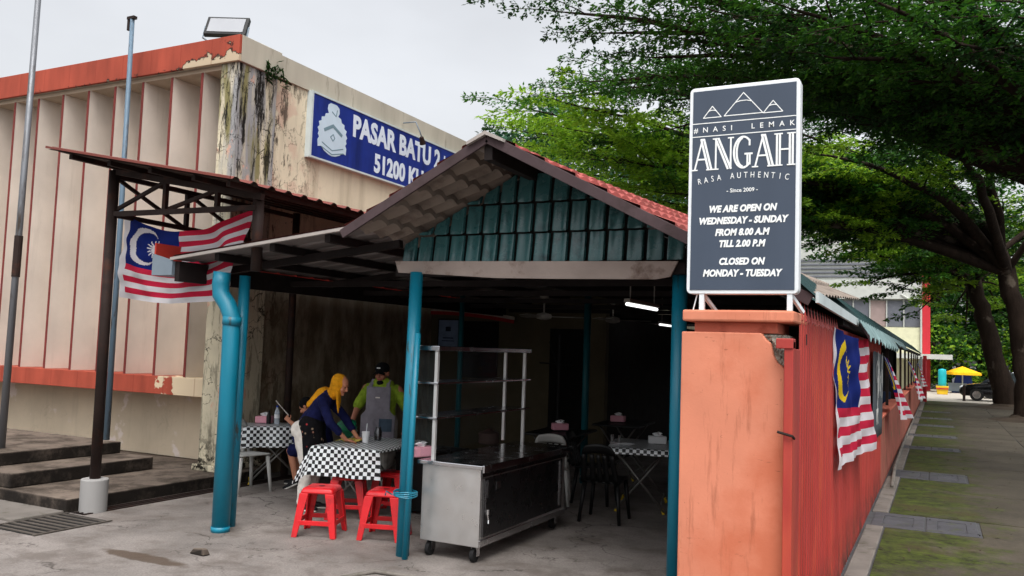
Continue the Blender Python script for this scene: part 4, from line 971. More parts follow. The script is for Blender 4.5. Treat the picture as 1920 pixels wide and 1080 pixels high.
F = thing('red_sheet_fence', 'tall red corrugated steel fence topped with spikes beside the walkway', 'fence', (-.76, 9.5, 0))
m = MB(); prof = []
y = 5.44; pit = .112
while y < 13.55:
    prof += [(y, 0), (y + .050, 0), (y + .054, .009), (y + .082, .009), (y + .086, 0)]
    y += pit
prof.append((13.58, 0))
zf = lambda y: 2.12 - .004 * (y - 5.4)
for (yy, h) in prof: m.v += [(-.762 + h, yy, -.05), (-.762 + h, yy, zf(yy))]
for i in range(len(prof) - 1): m.f.append((2 * i, 2 * i + 2, 2 * i + 3, 2 * i + 1))
m.build('corrugated_panel', 'fence', F)
MB().box(-.80, -.766, 5.44, 13.6, .3, .36).build('rail', 'fence', F); MB().box(-.80, -.766, 5.44, 13.6, 1.7, 1.76).build('rail', 'fence', F)
m = MB(); y = 5.45
while y < 7.6:
    n = len(m.v); m.v += [(-.762, y, zf(y) - .05), (-.762, y + .10, zf(y) - .05), (-.762, y + .07, zf(y) + .005), (-.764, y + .052, zf(y) + .082), (-.762, y + .036, zf(y) + .005), (-.745, y + .052, zf(y) - .03)]
    m.f += [(n, n + 5, n + 2, n + 3, n + 4), (n + 5, n + 1, n + 2), (n, n + 1, n + 5)]; y += .16
m.build('spikes', 'fence', F)
c = MB().box(-.80, -.748, 5.12, 5.2, 0, 1.945).build('gate_channel', 'fence', F, bevel=.005)
MB().box(-.845, -.748, 5.11, 5.21, 1.90, 1.96).build('channel_bracket', 'fence', c, bevel=.005)
MB().box(-.80, -.752, 5.2, 5.43, 0, 1.9).build('gate_leaf', 'fence', F, bevel=.004)
MB().tube([(-.83, 5.1, 1.42), (-.745, 5.1, 1.40), (-.74, 5.13, 1.385)], .008, 8).build('bolt', 'darksteel', F)
MB().box(-.7455, -.744, 5.62, 5.66, 1.93, 2.0).build('slot', 'void', F)
MB().box(-.81, -.752, 13.58, 13.64, 0, 2.1).build('end_post', 'fence', F)
# end banner on the fence
t = thing('banner', 'dark slate banner with chalk white brush marks on the red fence', 'banner', (-.74, 12.3, 1.4))
MB().grid(lambda u, v: (-.725 + .012 * math.sin(u * 6 + v * 2), 11.35 + 2.1 * u, .82 + 1.13 * v + .02 * math.sin(u * 5)), 16, 8).build('banner_cloth', 'banner', t, solid=.004, smooth=True)
FB = lambda u, v, d_: (-.704 + d_, 11.35 + 2.1 * u, .82 + 1.13 * v)
r6 = random.Random(2); ls = []
for k in range(16):
    u = r6.uniform(.12, .85); v0 = r6.uniform(.40, .7); ls.append([(u, v0), (u + r6.uniform(-.05, .05), v0 + r6.uniform(.08, .26)), (u + r6.uniform(-.06, .06), v0 + r6.uniform(.2, .36))])
strokes(ls, .022, FB, 0, .001).build('brush_marks', 'chalk', t)
text('rk', .42, (-.703, 12.0, 1.03), (0, 1, 0), (0, 0, 1), 'chalk', t, bold=.01, shear=.2)

# ------------------------------------------------------------------ stainless cart
C = thing('display_cart', 'stainless steel food cart with open display shelves and sliding doors', 'cart', (-3.8, 7.3, 0))
cb = MB().box(-4.09, -3.50, 6.46, 8.30, .14, .80).build('cabinet', 'stainless2', C, bevel=.004)
MB().box(-4.13, -3.47, 6.43, 8.42, .80, .835).build('counter_top', 'stainless', C, bevel=.006)
MB().box(-3.475, -3.455, 6.44, 8.42, .775, .838).build('counter_lip', 'stainless', C, bevel=.004)
for y0, y1, xx in ((6.50, 7.40, -3.488), (7.36, 8.22, -3.498)):
    dr = MB().box(xx - .012, xx + .006, y0, y1, .22, .72).build('sliding_door', 'darkglass', C, bevel=.004)
    yh = y0 + .045 if y0 < 7 else y1 - .06
    m = MB(); m.box(xx + .0065, xx + .012, yh - .02, yh - .008, .42 if y0 < 7 else .25, .70); m.box(xx + .0065, xx + .012, yh + .014, yh + .026, .55 if y0 < 7 else .25, .70)
    m.build('door_handle', 'stainless', dr)
MB().box(-3.502, -3.484, 6.46, 8.3, .145, .20).build('bottom_rail', 'stainless', C, bevel=.003)
MB().box(-3.502, -3.484, 6.46, 8.3, .735, .80).build('top_rail', 'darkglass', C)
MB().box(-3.486, -3.48, 6.72, 6.80, .60, .67).build('latch_plate', 'stainless', C)
m = MB(); m.lathe((-3.476, 6.56, .43), [(.0, -.02), (.016, -.02), (.016, .02), (.0, .02)], 10); m.tube([(-3.476, 6.56, .41), (-3.473, 6.575, .36), (-3.47, 6.57, .33)], .008, 6)
m.build('padlock', 'chrome', C)
for (x, y) in ((-4.02, 6.54), (-3.57, 6.54), (-4.02, 8.2), (-3.57, 8.2)):
    wv = MB(); wv.tube([(x - .018, y - .02, .062), (x + .018, y - .02, .062)], .06, 16); q = wv.build('caster', 'rubber', C, auto=40)
    m = MB(); m.box(x - .026, x - .02, y - .03, y + .03, .05, .138); m.box(x + .02, x + .026, y - .03, y + .03, .05, .138); m.box(x - .03, x + .03, y - .03, y + .03, .13, .142); m.build('caster_fork', 'stainless', q)
for (x, y) in ((-4.02, 6.52), (-4.02, 8.33), (-4.28, 8.38), (-4.30, 6.56)): MB().box(x - .016, x + .016, y - .016, y + .016, .835, 1.80).build('display_upright', 'satin', C, bevel=.003)
for z, nm in ((1.80, 'display_roof'), (1.50, 'shelf'), (1.19, 'shelf')):
    sh = MB()
    sh.box(-4.34 if z > 1.6 else -4.32, -3.985, 6.49, 8.42, z, z + (.045 if z > 1.7 else .02))
    sh.build(nm, 'stainless', C, bevel=.005)
MB().box(-4.328, -4.322, 6.58, 8.36, .84, 1.79).build('glass_back', 'glass', C)
MB().box(-4.29, -4.03, 6.538, 6.544, .84, 1.79).build('glass_side', 'glass', C)
def tissue_box(loc, label, mat='pinkbox', rz=0, s=1.0):
    t = thing('tissue_box', label, 'tissue box', loc)
    MB2 = MB().box(-.11, .11, -.06, .06, 0, .09)
    MB2.v = [(loc[0] + x, loc[1] + y, loc[2] + z) for x, y, z in MB2.v]; MB2.build('box', mat, t, bevel=.012)
    m = MB(); n = 10
    m.grid(lambda u, v: (loc[0] + (u - .5) * .10 + .015 * math.sin(v * 7), loc[1] + .02 * math.sin(u * 8 + v * 2), loc[2] + .088 + .055 * v * (1 - .7 * abs(u - .5))), n, 5)
    m.build('tissue', 'tissue', t, solid=.003, smooth=True)
    t.rotation_euler = (0, 0, rz); t.scale = (s,) * 3
    return t
tissue_box((-4.21, 6.62, .836), 'pink tissue box on the near end of the steel cart', rz=R(70))
t = thing('food_pan', 'wide dark lidded pot on the steel cart', 'pot', (-4.2, 7.9, .836))
m = MB(); m.lathe((-4.2, 7.9, .836), [(.09, 0), (.11, .02), (.11, .12), (.04, .15), (.012, .17)], 16); m.build('pot', 'darksteel', t, auto=40)
def trm(m, mt):
    m.v = [tuple(mt @ V3(p)) for p in m.v]; return m
# ------------------------------------------------------------------ stools
def make_stool():
    t = thing('plastic_stool', '', 'stool', (0, 0, 0), 'red plastic stools')
    m = MB(); h = .455; a = .155
    m.hexa([(-a - .012, -a - .012, h - .055), (a + .012, -a - .012, h - .055), (a + .012, a + .012, h - .055), (-a - .012, a + .012, h - .055), (-a + .01, -a + .01, h), (a - .01, -a + .01, h), (a - .01, a - .01, h), (-a + .01, a - .01, h)])
    s = m.build('seat', 'redplastic', t, bevel=.02, auto=50)
    m = MB(); m.lathe((0, 0, h - .004), [(.03, 0), (.03, .0055), (.022, .006)], 16); m.build('seat_hole', 'black', s)
    for sx in (-1, 1):
        for sy in (-1, 1):
            m = MB()
            X = lambda f, z: sx * (a + .012 - f + (h - .05 - z) * .115); Y = lambda f, z: sy * (a + .012 - f + (h - .05 - z) * .115)
            wt, wb_, th = .088, .052, .016      # L shaped leg: two tapering plates meeting at the corner
            m.hexa([(X(0, 0), Y(0, 0), 0), (X(wb_, 0), Y(0, 0), 0), (X(wb_, 0), Y(th, 0), 0), (X(0, 0), Y(th, 0), 0), (X(0, h - .05), Y(0, h - .05), h - .05), (X(wt, h - .05), Y(0, h - .05), h - .05), (X(wt, h - .05), Y(th, h - .05), h - .05), (X(0, h - .05), Y(th, h - .05), h - .05)])
            m.hexa([(X(0, 0), Y(th, 0), 0), (X(th, 0), Y(th, 0), 0), (X(th, 0), Y(wb_, 0), 0), (X(0, 0), Y(wb_, 0), 0), (X(0, h - .05), Y(th, h - .05), h - .05), (X(th, h - .05), Y(th, h - .05), h - .05), (X(th, h - .05), Y(wt, h - .05), h - .05), (X(0, h - .05), Y(wt, h - .05), h - .05)])
            m.build('leg', 'redplastic', t, bevel=.005)
    z = .135; e = a + .012 + (h - .05 - z) * .115 - .008
    for s_ in (-1, 1):
        MB().box(-e + .03, e - .03, s_ * e - .008, s_ * e + .008, z - .022, z + .022).build('stretcher', 'redplastic', t, bevel=.004)
        MB().box(s_ * e - .008, s_ * e + .008, -e + .03, e - .03, z - .022, z + .022).build('stretcher', 'redplastic', t, bevel=.004)
    return t
s0 = make_stool()
s0['label'] = 'red plastic stool with its whole front in view before the checked table'
s0.location = (-5.33, 6.62, 0); s0.rotation_euler = (0, 0, R(22))
dup(s0, (-4.74, 6.86, 0), R(18), 'red plastic stool beside the teal middle post')
dup(s0, (-5.62, 7.42, 0), R(30), 'red plastic stool under the checked cloth, behind the front stool')
dup(s0, (-5.35, 7.86, 0), R(10), 'red plastic stool deepest under the checked table, near the shoes')

# ------------------------------------------------------------------ tables with checked cloths
def fold_table(label, c, rz, L, W, h=.74):
    t = thing('folding_table', label, 'table', (c[0], c[1], 0), 'folding tables under checked cloths')
    mt = Matrix.Translation((c[0], c[1], 0)) @ Matrix.Rotation(rz, 4, 'Z')
    trm(MB().box(-W / 2, W / 2, -L / 2, L / 2, h - .025, h), mt).build('tabletop', 'black', t, bevel=.005)
    for s_ in (-1, 1):
        y = s_ * (L / 2 - .16)
        m = MB(); m.tube([(-W / 2 + .08, y, h - .03), (W / 2 - .10, y + .02 * s_, .03)], .013, 8)
        lg = trm(m, mt).build('leg', 'legsteel', t, smooth=True)
        m = MB(); m.tube([(W / 2 - .12, y, .06), (W / 2 - .10, y + .02 * s_, .0)], .016, 8); trm(m, mt).build('foot', 'yellowcap', lg)
        m = MB(); m.tube([(W / 2 - .08, y, h - .03), (-W / 2 + .10, y + .02 * s_, .03)], .013, 8)
        lg = trm(m, mt).build('leg', 'legsteel', t, smooth=True)
        m = MB(); m.tube([(-W / 2 + .12, y, .06), (-W / 2 + .10, y + .02 * s_, .0)], .016, 8); trm(m, mt).build('foot', 'yellowcap', lg)
    m = MB(); m.tube([(0.02, -L / 2 + .16, h * .5), (0.02, L / 2 - .16, h * .5)], .011, 8); m.tube([(W / 2 - .13, -L / 2 + .16, .12), (W / 2 - .13, L / 2 - .16, .12)], .010, 8)
    trm(m, mt).build('cross_bar', 'legsteel', t, smooth=True)
    return t, mt
def cloth_over(label, mt, L, W, h, drops, sq=.040, seed=1):
    """drops = hang on (-x, +x, -y, +y)"""
    dx0, dx1, dy0, dy1 = drops; st_ = .03; m = MB(); uv = []
    nx = int((W + dx0 + dx1) / st_) + 1; ny = int((L + dy0 + dy1) / st_) + 1
    rr_ = random.Random(seed); ph = rr_.uniform(0, 6)
    for i in range(nx + 1):
        for j in range(ny + 1):
            s_ = -W / 2 - dx0 + (W + dx0 + dx1) * i / nx; q = -L / 2 - dy0 + (L + dy0 + dy1) * j / ny
            ex = max(0, abs(s_) - W / 2); ey = max(0, abs(q) - L / 2)
            x = max(-W / 2, min(W / 2, s_)); y = max(-L / 2, min(L / 2, q)); z = h + .004
            sx = 1 if s_ > 0 else -1; sy = 1 if q > 0 else -1
            drop = max(ex, ey) + .35 * min(ex, ey)
            fl = .06 * drop / .3
            wav = .022 * math.sin((q if ex > ey else s_) * 15 + ph) * min(1, drop / .12)
            if ex > 0: x += sx * (.012 + fl * .5 + .30 * min(ex, ey) + (wav if ex >= ey else 0))
            if ey > 0: y += sy * (.012 + fl * .5 + .30 * min(ex, ey) + (wav if ey > ex else 0))
            z -= drop
            if drop == 0: z += .0015 * math.sin(s_ * 14 + q * 9)
            m.v.append((x, y, z)); uv.append((s_ / sq, q / sq))
    for i in range(nx):
        for j in range(ny):
            a = i * (ny + 1) + j; m.f.append((a, a + ny + 1, a + ny + 2, a + 1))
    trm(m, mt)
    o = m.build('tablecloth', 'checker', None, smooth=True, uvs=uv)
    return tag(o, label, 'tablecloth', 'black and white checked tablecloths')
ta, ma = fold_table('folding table at the front, wiped down by the woman', (-5.62, 7.78), R(9), 1.15, .78)
cloth_over('checked cloth under the wiping cloth on the front table', ma, 1.15, .78, .745, (.26, .03, .30, .1), seed=2)
tb, mb_ = fold_table('folding table by the stained wall where the seated person eats', (-7.70, 8.60), R(47), .55, .86)
cloth_over('checked cloth on the table by the stained wall with water bottle', mb_, .55, .86, .745, (.16, .2, .26, .05), seed=4)
tc, mc_ = fold_table('folding table deep in the shade on the cart side', (-3.18, 9.95), R(14), 1.1, .75)
cloth_over('checked cloth on the shaded table with the white tissue box', mc_, 1.1, .75, .745, (.07, .07, .07, .05), seed=6)
tissue_box((-3.05, 10.1, .752), 'white tissue box on the shaded checked table', 'whiteplastic', R(20))
tissue_box((-7.95, 8.62, .752), 'pink tissue box next to the water bottle by the stained wall', 'pinkbox', R(30))
tissue_box((-4.6, 10.7, .76), 'pink tissue box glowing in the dark behind the cart', 'pinkbox', R(40))
tissue_box((-4.3, 12.2, .80), 'dim pink tissue box farthest inside the hall', 'pinkbox', R(10))
td, md_ = fold_table('folding table hidden in the dark behind the cart', (-4.6, 10.75), R(5), 1.1, .7)
te, me_ = fold_table('folding table farthest inside the hall', (-4.2, 12.2), R(5), 1.1, .7, .79)
t = thing('water_bottle', 'clear plastic water bottle on the checked table by the wall', 'bottle', (-7.72, 8.6, .752))
m = MB(); m.lathe((-7.72, 8.6, .752), [(.03, 0), (.034, .01), (.034, .15), (.03, .17), (.014, .205), (.014, .22)], 16); m.build('bottle', 'bottle', t, auto=50)
m = MB(); m.lathe((-7.72, 8.6, .972), [(.016, 0), (.016, .02)], 12); m.build('cap', 'bluetarp', t)
m = MB(); m.lathe((-7.72, 8.6, .83), [(.0345, 0), (.0345, .05)], 16); m.build('label', 'whiteplastic', t)
t = thing('dark_bottle', 'dark sauce bottle standing next to the water bottle', 'bottle', (-7.84, 8.58, .752))
m = MB(); m.lathe((-7.84, 8.58, .752), [(.03, 0), (.032, .09), (.014, .14), (.014, .17)], 12); m.build('bottle', 'black', t, auto=50)
t = thing('plastic_cup', 'white plastic cup with a straw on the front checked table', 'cup', (-5.66, 7.74, .752))
m = MB(); m.lathe((-5.66, 7.74, .752), [(.034, 0), (.045, .12), (.042, .12), (.032, .005)], 18); m.build('cup', 'whiteplastic', t, auto=50)
MB().tube([(-5.66, 7.74, .77), (-5.655, 7.75, .96)], .005, 6).build('straw', 'lampglass', t)
t = thing('condiment_jar', 'tall clear holder on the front table next to the cup', 'jar', (-5.66, 7.98, .752))
m = MB(); m.lathe((-5.68, 8.0, .752), [(.04, 0), (.045, .10), (.03, .13), (.03, .15)], 14); m.build('jar', 'darkglass', t, auto=50)
t = thing('napkin_holder', 'small steel napkin holder on the shaded checked table', 'napkin holder', (-3.42, 9.7, .752))
m = MB(); m.box(-3.50, -3.38, 9.66, 9.74, .752, .77); m.box(-3.49, -3.48, 9.66, 9.74, .77, .86); m.box(-3.40, -3.39, 9.66, 9.74, .77, .86); m.build('holder', 'stainless', t)
t = thing('plate', 'white plate on the shaded checked table', 'plate', (-3.3, 9.55, .752))
m = MB(); m.lathe((-3.28, 9.62, .752), [(.05, 0), (.10, .018), (.095, .022), (.05, .006)], 20); m.build('plate', 'whiteplastic', t, auto=50)
m = MB(); m.grid(lambda u, v: (-5.98 + .26 * u + .02 * math.sin(v * 6), 7.62 + .24 * v + .03 * math.sin(u * 7), .757 + .022 * abs(math.sin(u * 7 + v * 3)) * (1 - abs(2 * v - 1) * .5)), 18, 14)
tag(m.build('wiping_cloth', 'yellowrag', None, smooth=True, solid=.006), 'crumpled yellow wiping cloth under the woman\'s hand', 'cloth')
m = MB(); r7 = random.Random(4)
m.ell((-6.12, 8.0, .86), (.13, .10, .11), su=18, sv=12); m.v = [tuple(V3(p) + V3((r7.uniform(-.012, .012),) * 3)) for p in m.v]
tag(m.build('plastic_bag', 'greenbag', None, smooth=True), 'green plastic bag on the table behind the woman\'s arm', 'bag')
t = thing('black_crate', 'black plastic tub under the side of the front checked table', 'crate', (-5.0, 8.1, 0))
MB().hexa([(-5.36, 7.95, .03), (-4.92, 7.95, .03), (-4.86, 8.5, .03), (-5.3, 8.5, .03), (-5.38, 7.92, .66), (-4.88, 7.92, .66), (-4.82, 8.54, .66), (-5.32, 8.54, .66)]).build('tub', 'black', t, bevel=.01)
MB().hexa([(-5.40, 7.90, .66), (-4.86, 7.90, .66), (-4.80, 8.56, .66), (-5.34, 8.56, .66), (-5.40, 7.90, .685), (-4.86, 7.90, .685), (-4.80, 8.56, .685), (-5.34, 8.56, .685)]).build('lid', 'darkglass', t, bevel=.006)

# ------------------------------------------------------------------ chairs
def plastic_chair(label, loc, rz, mat, group=None):
    """monobloc armless chair: curved back shell with slots, seat, four splayed legs"""
    t = thing('plastic_chair', label, 'chair', loc, group)
    mt = Matrix.Translation(loc) @ Matrix.Rotation(rz, 4, 'Z')
    m = MB(); m.grid(lambda u, v: ((u - .5) * (.40 + .03 * v), -.20 + .42 * v, .435 + .02 * (1 - v) - .018 * math.sin(math.pi * u) * math.sin(math.pi * v)), 10, 10)
    trm(m, mt).build('seat', mat, t, solid=.02, smooth=True)
    m = MB()
    for (u0, u1) in ((0, .14), (.24, .38), (.44, .56), (.62, .76), (.86, 1)):
        m.grid(lambda u, v: ((u0 + (u1 - u0) * u - .5) * (.42 - .06 * v), .22 + .12 * v - .05 * math.cos((u0 + (u1 - u0) * u - .5) * 3) * .6 + .03, .44 + .30 * v), 2, 6)
    m.grid(lambda u, v: ((u - .5) * (.37 - .10 * v * v), .33 + .04 * v - .03 * math.cos((u - .5) * 3) , .735 + .10 * v + .02 * math.sin(math.pi * u)), 10, 3)
    trm(m, mt).build('backrest', mat, t, solid=.018, smooth=True)
    for sx in (-1, 1):
        for sy in (-1, 1):
            m = MB(); m.tube([(sx * .18, sy * .18 + .01, .43), (sx * .225, sy * .225 + .02, 0)], [.026, .019], 8)
            trm(m, mt).build('leg', mat, t, smooth=True)
    return t
GC = 'moulded plastic chairs'
plastic_chair('pale grey chair with thin tube legs behind the blue downpipe', (-7.55, 7.92, 0), R(75), 'greyplastic', GC)
plastic_chair('grey green plastic chair seen past the end of the steel cart', (-4.2, 9.55, 0), R(200), 'greyplastic', GC)
plastic_chair('black chair nearest in the shade past the steel cart', (-3.28, 8.95, 0), R(185), 'black', GC)
plastic_chair('black chair pulled up to the shaded checked table', (-3.75, 9.9, 0), R(95), 'black', GC)
plastic_chair('dark chair of the seated person by the stained wall', (-6.93, 8.60, 0), R(-74), 'greyplastic', GC)

# ------------------------------------------------------------------ people
def hand(m, wrist, fdir, palm_n, side, r=.0085, curl=.5, L=.075):
    """palm, four bent fingers of unequal length and a thumb leaving the side of the palm"""
    w_ = V3(wrist); f = V3(fdir).normalized(); n_ = V3(palm_n); n_ = (n_ - f * n_.dot(f)).normalized(); s_ = f.cross(n_) * side
    pe = w_ + f * .085
    m.cap(w_, w_ + f * .07, .026, .034, .5, tuple(s_))
    for i, (o_, ln_) in enumerate(((-.030, .88), (-.010, 1.0), (.010, .95), (.029, .74))):
        a = w_ + f * .075 + s_ * o_; k1 = (f + n_ * curl * .5 + s_ * o_ * 2).normalized(); b_ = a + k1 * L * ln_ * .5
        k2 = (f + n_ * curl * 1.5).normalized(); c_ = b_ + k2 * L * ln_ * .45
        m.cap(a, b_, r * 1.1, r, 1, (1, 0, 0), 8); m.cap(b_, c_, r, r * .85, 1, (1, 0, 0), 8)
    a = w_ + f * .022 - s_ * .026; b_ = a + (f * .6 - s_ * .75 + n_ * .25).normalized() * .038; c_ = b_ + (f * .95 - s_ * .2 + n_ * .35).normalized() * .032
    m.cap(a, b_, r * 1.3, r * 1.1, 1, (1, 0, 0), 8); m.cap(b_, c_, r * 1.1, r * .9, 1, (1, 0, 0), 8)
def head(m, c, fwd, up=(0, 0, 1), s=1.0):
    """skull, jaw, nose, brow, ears, lips; fwd is where the face looks"""
    f = V3(fwd).normalized(); u = V3(up); u = (u - f * u.dot(f)).normalized(); l = u.cross(f)
    Rm = Matrix((l, f, u)).transposed(); c = V3(c)
    P_ = lambda x, y, z: c + (l * x + f * y + u * z) * s
    m.ell(P_(0, -.01, .03), (.074 * s, .095 * s, .088 * s), Rm)
    m.ell(P_(0, .022, -.035), (.057 * s, .068 * s, .075 * s), Rm)
    m.cap(P_(0, .09, .012), P_(0, .104, -.022), .008 * s, .014 * s, 1, tuple(l), 8)
    m.ell(P_(0, .070, -.086), (.026 * s, .022 * s, .018 * s), Rm)
    for sd in (-1, 1):
        m.ell(P_(sd * .076, -.012, -.005), (.010 * s, .022 * s, .032 * s), Rm)
        m.ell(P_(sd * .036, .060, -.028), (.024 * s, .024 * s, .024 * s), Rm)
    m.ell(P_(0, .077, .030), (.045 * s, .014 * s, .010 * s), Rm)
    return P_, Rm
def face_bits(P_, Rm, parent, s=1.0):
    for sd in (-1, 1):
        m = MB(); m.ell(P_(sd * .031, .081, .010), (.013 * s, .007 * s, .006 * s), Rm, 10, 6); m.build('eye', 'eye', parent, smooth=True)
        m = MB(); m.cap(P_(sd * .017, .0905, .030), P_(sd * .050, .078, .032), .004, .003, 1, (0, 0, 1), 6); m.build('eyebrow', 'eye', parent, smooth=True)
    m = MB(); m.cap(P_(-.022, .0815, -.052), P_(.022, .0815, -.052), .0065, .0065, 1, (0, 0, 1), 8); m.build('mouth', 'lips', parent, smooth=True)
def shoe(m, so, heel, d, s=1.0):
    h_ = V3(heel); d = V3(d).normalized()
    m.cap(h_ + V3((0, 0, .05)), h_ + d * .11 + V3((0, 0, .045)), .042, .038, .9, tuple(d.cross(V3((0, 0, 1)))))
    m.cap(h_ + d * .09 + V3((0, 0, .036)), h_ + d * .19 + V3((0, 0, .032)), .042, .036, .7, tuple(d.cross(V3((0, 0, 1)))))
    so.cap(h_ + V3((0, 0, .012)), h_ + d * .19 + V3((0, 0, .012)), .044, .042, .35, tuple(d.cross(V3((0, 0, 1)))))

tx_f = bpy.data.textures.new('folds', 'CLOUDS'); tx_f.noise_scale = .085; tx_f.noise_depth = 3
def folds(o, st=.022, mid=.5):
    m = o.modifiers.new('folds', 'DISPLACE'); m.texture = tx_f; m.strength = st; m.mid_level = mid; m.texture_coords = 'LOCAL'
    return o
# --- woman wiping the table; local x forward, y to her left
def person(label, loc, rz): 
    t = thing('person', label, 'person', loc)
    return t, Matrix.Translation(loc) @ Matrix.Rotation(rz, 4, 'Z')
W_, mw = person('woman in mustard headscarf and navy top bending to wipe the checked table', (-6.22, 7.45, 0), R(26)); W_.scale = (.93,) * 3
B_ = lambda m, nm, mat, par=W_, vx=.008, sm=4: trm(m, mw).build(nm, mat, par, remesh=vx, smooth_it=sm)
m = MB(); Hc = (.36, -.02, 1.475); fw = (.86, -.30, -.42)
P_, Rm = head(m, Hc, fw)
m.cap((.30, 0, 1.42), (.18, 0, 1.30), .05, .06); m.cap((.16, 0, 1.28), (-.02, 0, .98), .12, .11, .7, (0, 1, 0))
for sd, el, wr in ((-1, (.30, -.24, 1.05), (.47, -.10, .845)), (1, (.38, .20, 1.08), (.56, .12, .85))):
    sh = (.19, sd * .17, 1.30); m.cap(sh, el, .042, .034); m.cap(el, wr, .034, .024)
    hand(m, wr, (.85, .25 * -sd, -.22), (.1, 0, -1), sd, curl=.25)
m.cap((-.04, -.09, .92), (.03, -.09, .5), .08, .055); m.cap((.03, -.09, .5), (-.02, -.09, .09), .05, .035)
m.cap((-.04, .09, .92), (.06, .10, .5), .08, .055); m.cap((.06, .10, .5), (.05, .10, .09), .05, .035)
m.cap((-.04, 0, .95), (-.04, 0, .92), .12, .12)
body = B_(m, 'body', 'skin', vx=.0065, sm=2)
fb = MB()
face = [(P_, Rm)]
for sd in (-1, 1):
    m = MB(); m.ell(P_(sd * .031, .081, .010), (.013, .007, .006), Rm, 10, 6); trm(m, mw).build('eye', 'eye', W_, smooth=True)
m = MB(); m.cap(P_(-.02, .082, -.052), P_(.02, .082, -.052), .006, .006, 1, (0, 0, 1), 8); trm(m, mw).build('mouth', 'lips', W_, smooth=True)
m = MB()   # navy top
m.cap((.17, 0, 1.30), (.05, 0, 1.08), .155, .155, .74, (0, 1, 0)); m.cap((.05, 0, 1.08), (-.06, 0, .90), .155, .165, .82, (0, 1, 0))
for sd, el, wr in ((-1, (.30, -.24, 1.05), (.47, -.10, .845)), (1, (.38, .20, 1.08), (.56, .12, .85))):
    m.cap((.18, sd * .16, 1.30), el, .064, .052); m.cap(el, V3(el).lerp(V3(wr), .55), .052, .046)
folds(B_(m, 'top', 'navy'), 0.024)
m = MB()   # scarf: hood, fold at the neck, tail to the chest, spread over the back
f = V3(fw).normalized(); hb = V3(Hc) - f * .028 + V3((0, 0, .018))
m.ell(hb, (.100, .101, .114)); m.ell(V3(Hc) - f * .05 + V3((0, 0, -.05)), (.095, .10, .12))
m.cap((.30, 0, 1.39), (.18, 0, 1.335), .088, .135, .75, (0, 1, 0)); m.cap((.14, 0, 1.37), (.01, 0, 1.245), .13, .085, .55, (0, 1, 0))
m.cap((.34, -.07, 1.38), (.36, -.10, 1.16), .05, .022, .5, (0, 1, 0)); m.cap((.33, .05, 1.38), (.34, .02, 1.22), .05, .03, .6, (0, 1, 0))
hj = folds(B_(m, 'headscarf', 'hijab'), .018)
# open the hood where the face shows
cut = MB(); cut.ell(P_(0, .085, -.012), (.066, .070, .088), Rm); co = trm(cut, mw).build('cutter', 'hijab', None)
bo = hj.modifiers.new('open', 'BOOLEAN'); bo.operation = 'DIFFERENCE'; bo.object = co; bo.solver = 'EXACT'
dg = bpy.context.evaluated_depsgraph_get(); me2 = bpy.data.meshes.new_from_object(hj.evaluated_get(dg)); hj.modifiers.clear(); hj.data = me2; bpy.data.objects.remove(co)
m = MB()   # trousers
for sd, kn, an in ((-1, (.03, -.09, .5), (-.02, -.09, .12)), (1, (.06, .10, .5), (.05, .10, .12))):
    m.cap((-.05, sd * .08, .90), kn, .112, .082); m.cap(kn, an, .08, .068)
m.cap((-.07, -.05, .93), (-.07, .05, .93), .13, .13)
folds(B_(m, 'trousers', 'whitecloth'), 0.028)
m = MB()   # apron wraps the front and the sides
m.cap((.03, -.06, .98), (.07, -.05, .60), .155, .15, .95, (0, 1, 0)); m.cap((.03, .06, .98), (.08, .06, .60), .155, .15, .95, (0, 1, 0))
folds(B_(m, 'apron', 'apronfloral'), 0.02)
for h_, d_ in (((-.04, -.09, 0), (1, -.12, 0)), ((.03, .10, 0), (1, .1, 0))):
    m = MB(); so = MB(); shoe(m, so, h_, d_); B_(so, 'sole', 'shoesole', B_(m, 'shoe', 'shoe'), sm=1)

# --- man facing us; local -y forward
N_, mn = person('man in lime green shirt, grey apron and black cap standing at the table', (-6.16, 8.72, 0), R(18)); N_.scale = (.985,) * 3
B2 = lambda m, nm, mat, vx=.008, sm=4: trm(m, mn).build(nm, mat, N_, remesh=vx, smooth_it=sm)
m = MB(); Hc = (0, -.03, 1.50); fw = (-.12, -1, -.16)
P2_, Rm2 = head(m, Hc, fw, s=1.04)
m.cap((0, 0, 1.42), (0, 0, 1.32), .055, .065); m.cap((0, 0, 1.28), (0, 0, .95), .15, .14, .7, (1, 0, 0))
arms = ((-1, (-.30, -.02, 1.08), (-.33, -.16, .86), (0.1, -.5, -.85)), (1, (.32, .03, 1.07), (.33, -.04, .83), (0, -.1, -1)))
for sd, el, wr, hd in arms:
    m.cap((sd * .21, .01, 1.31), el, .052, .042); m.cap(el, wr, .042, .028); hand(m, wr, hd, (-sd, 0.1, 0), sd, curl=.5)
for sd in (-1, 1):
    m.cap((sd * .10, 0, .90), (sd * .11, -.02, .5), .10, .06); m.cap((sd * .11, -.02, .5), (sd * .12, .0, .09), .055, .04)
m.cap((-.05, 0, .93), (.05, 0, .93), .13, .13)
B2(m, 'body', 'skin2', vx=.0065, sm=2)
for sd in (-1, 1):
    m = MB(); m.ell(P2_(sd * .031, .083, .010), (.013, .007, .006), Rm2, 10, 6); trm(m, mn).build('eye', 'eye', N_, smooth=True)
m = MB(); m.cap(P2_(-.024, .083, -.054), P2_(.024, .083, -.054), .0075, .0075, 1, (0, 0, 1), 8); trm(m, mn).build('mouth', 'lips', N_, smooth=True)
m = MB()
m.ell(P2_(0, -.012, .058), (.090, .106, .082), Rm2)
cp = B2(m, 'cap', 'blackcloth')
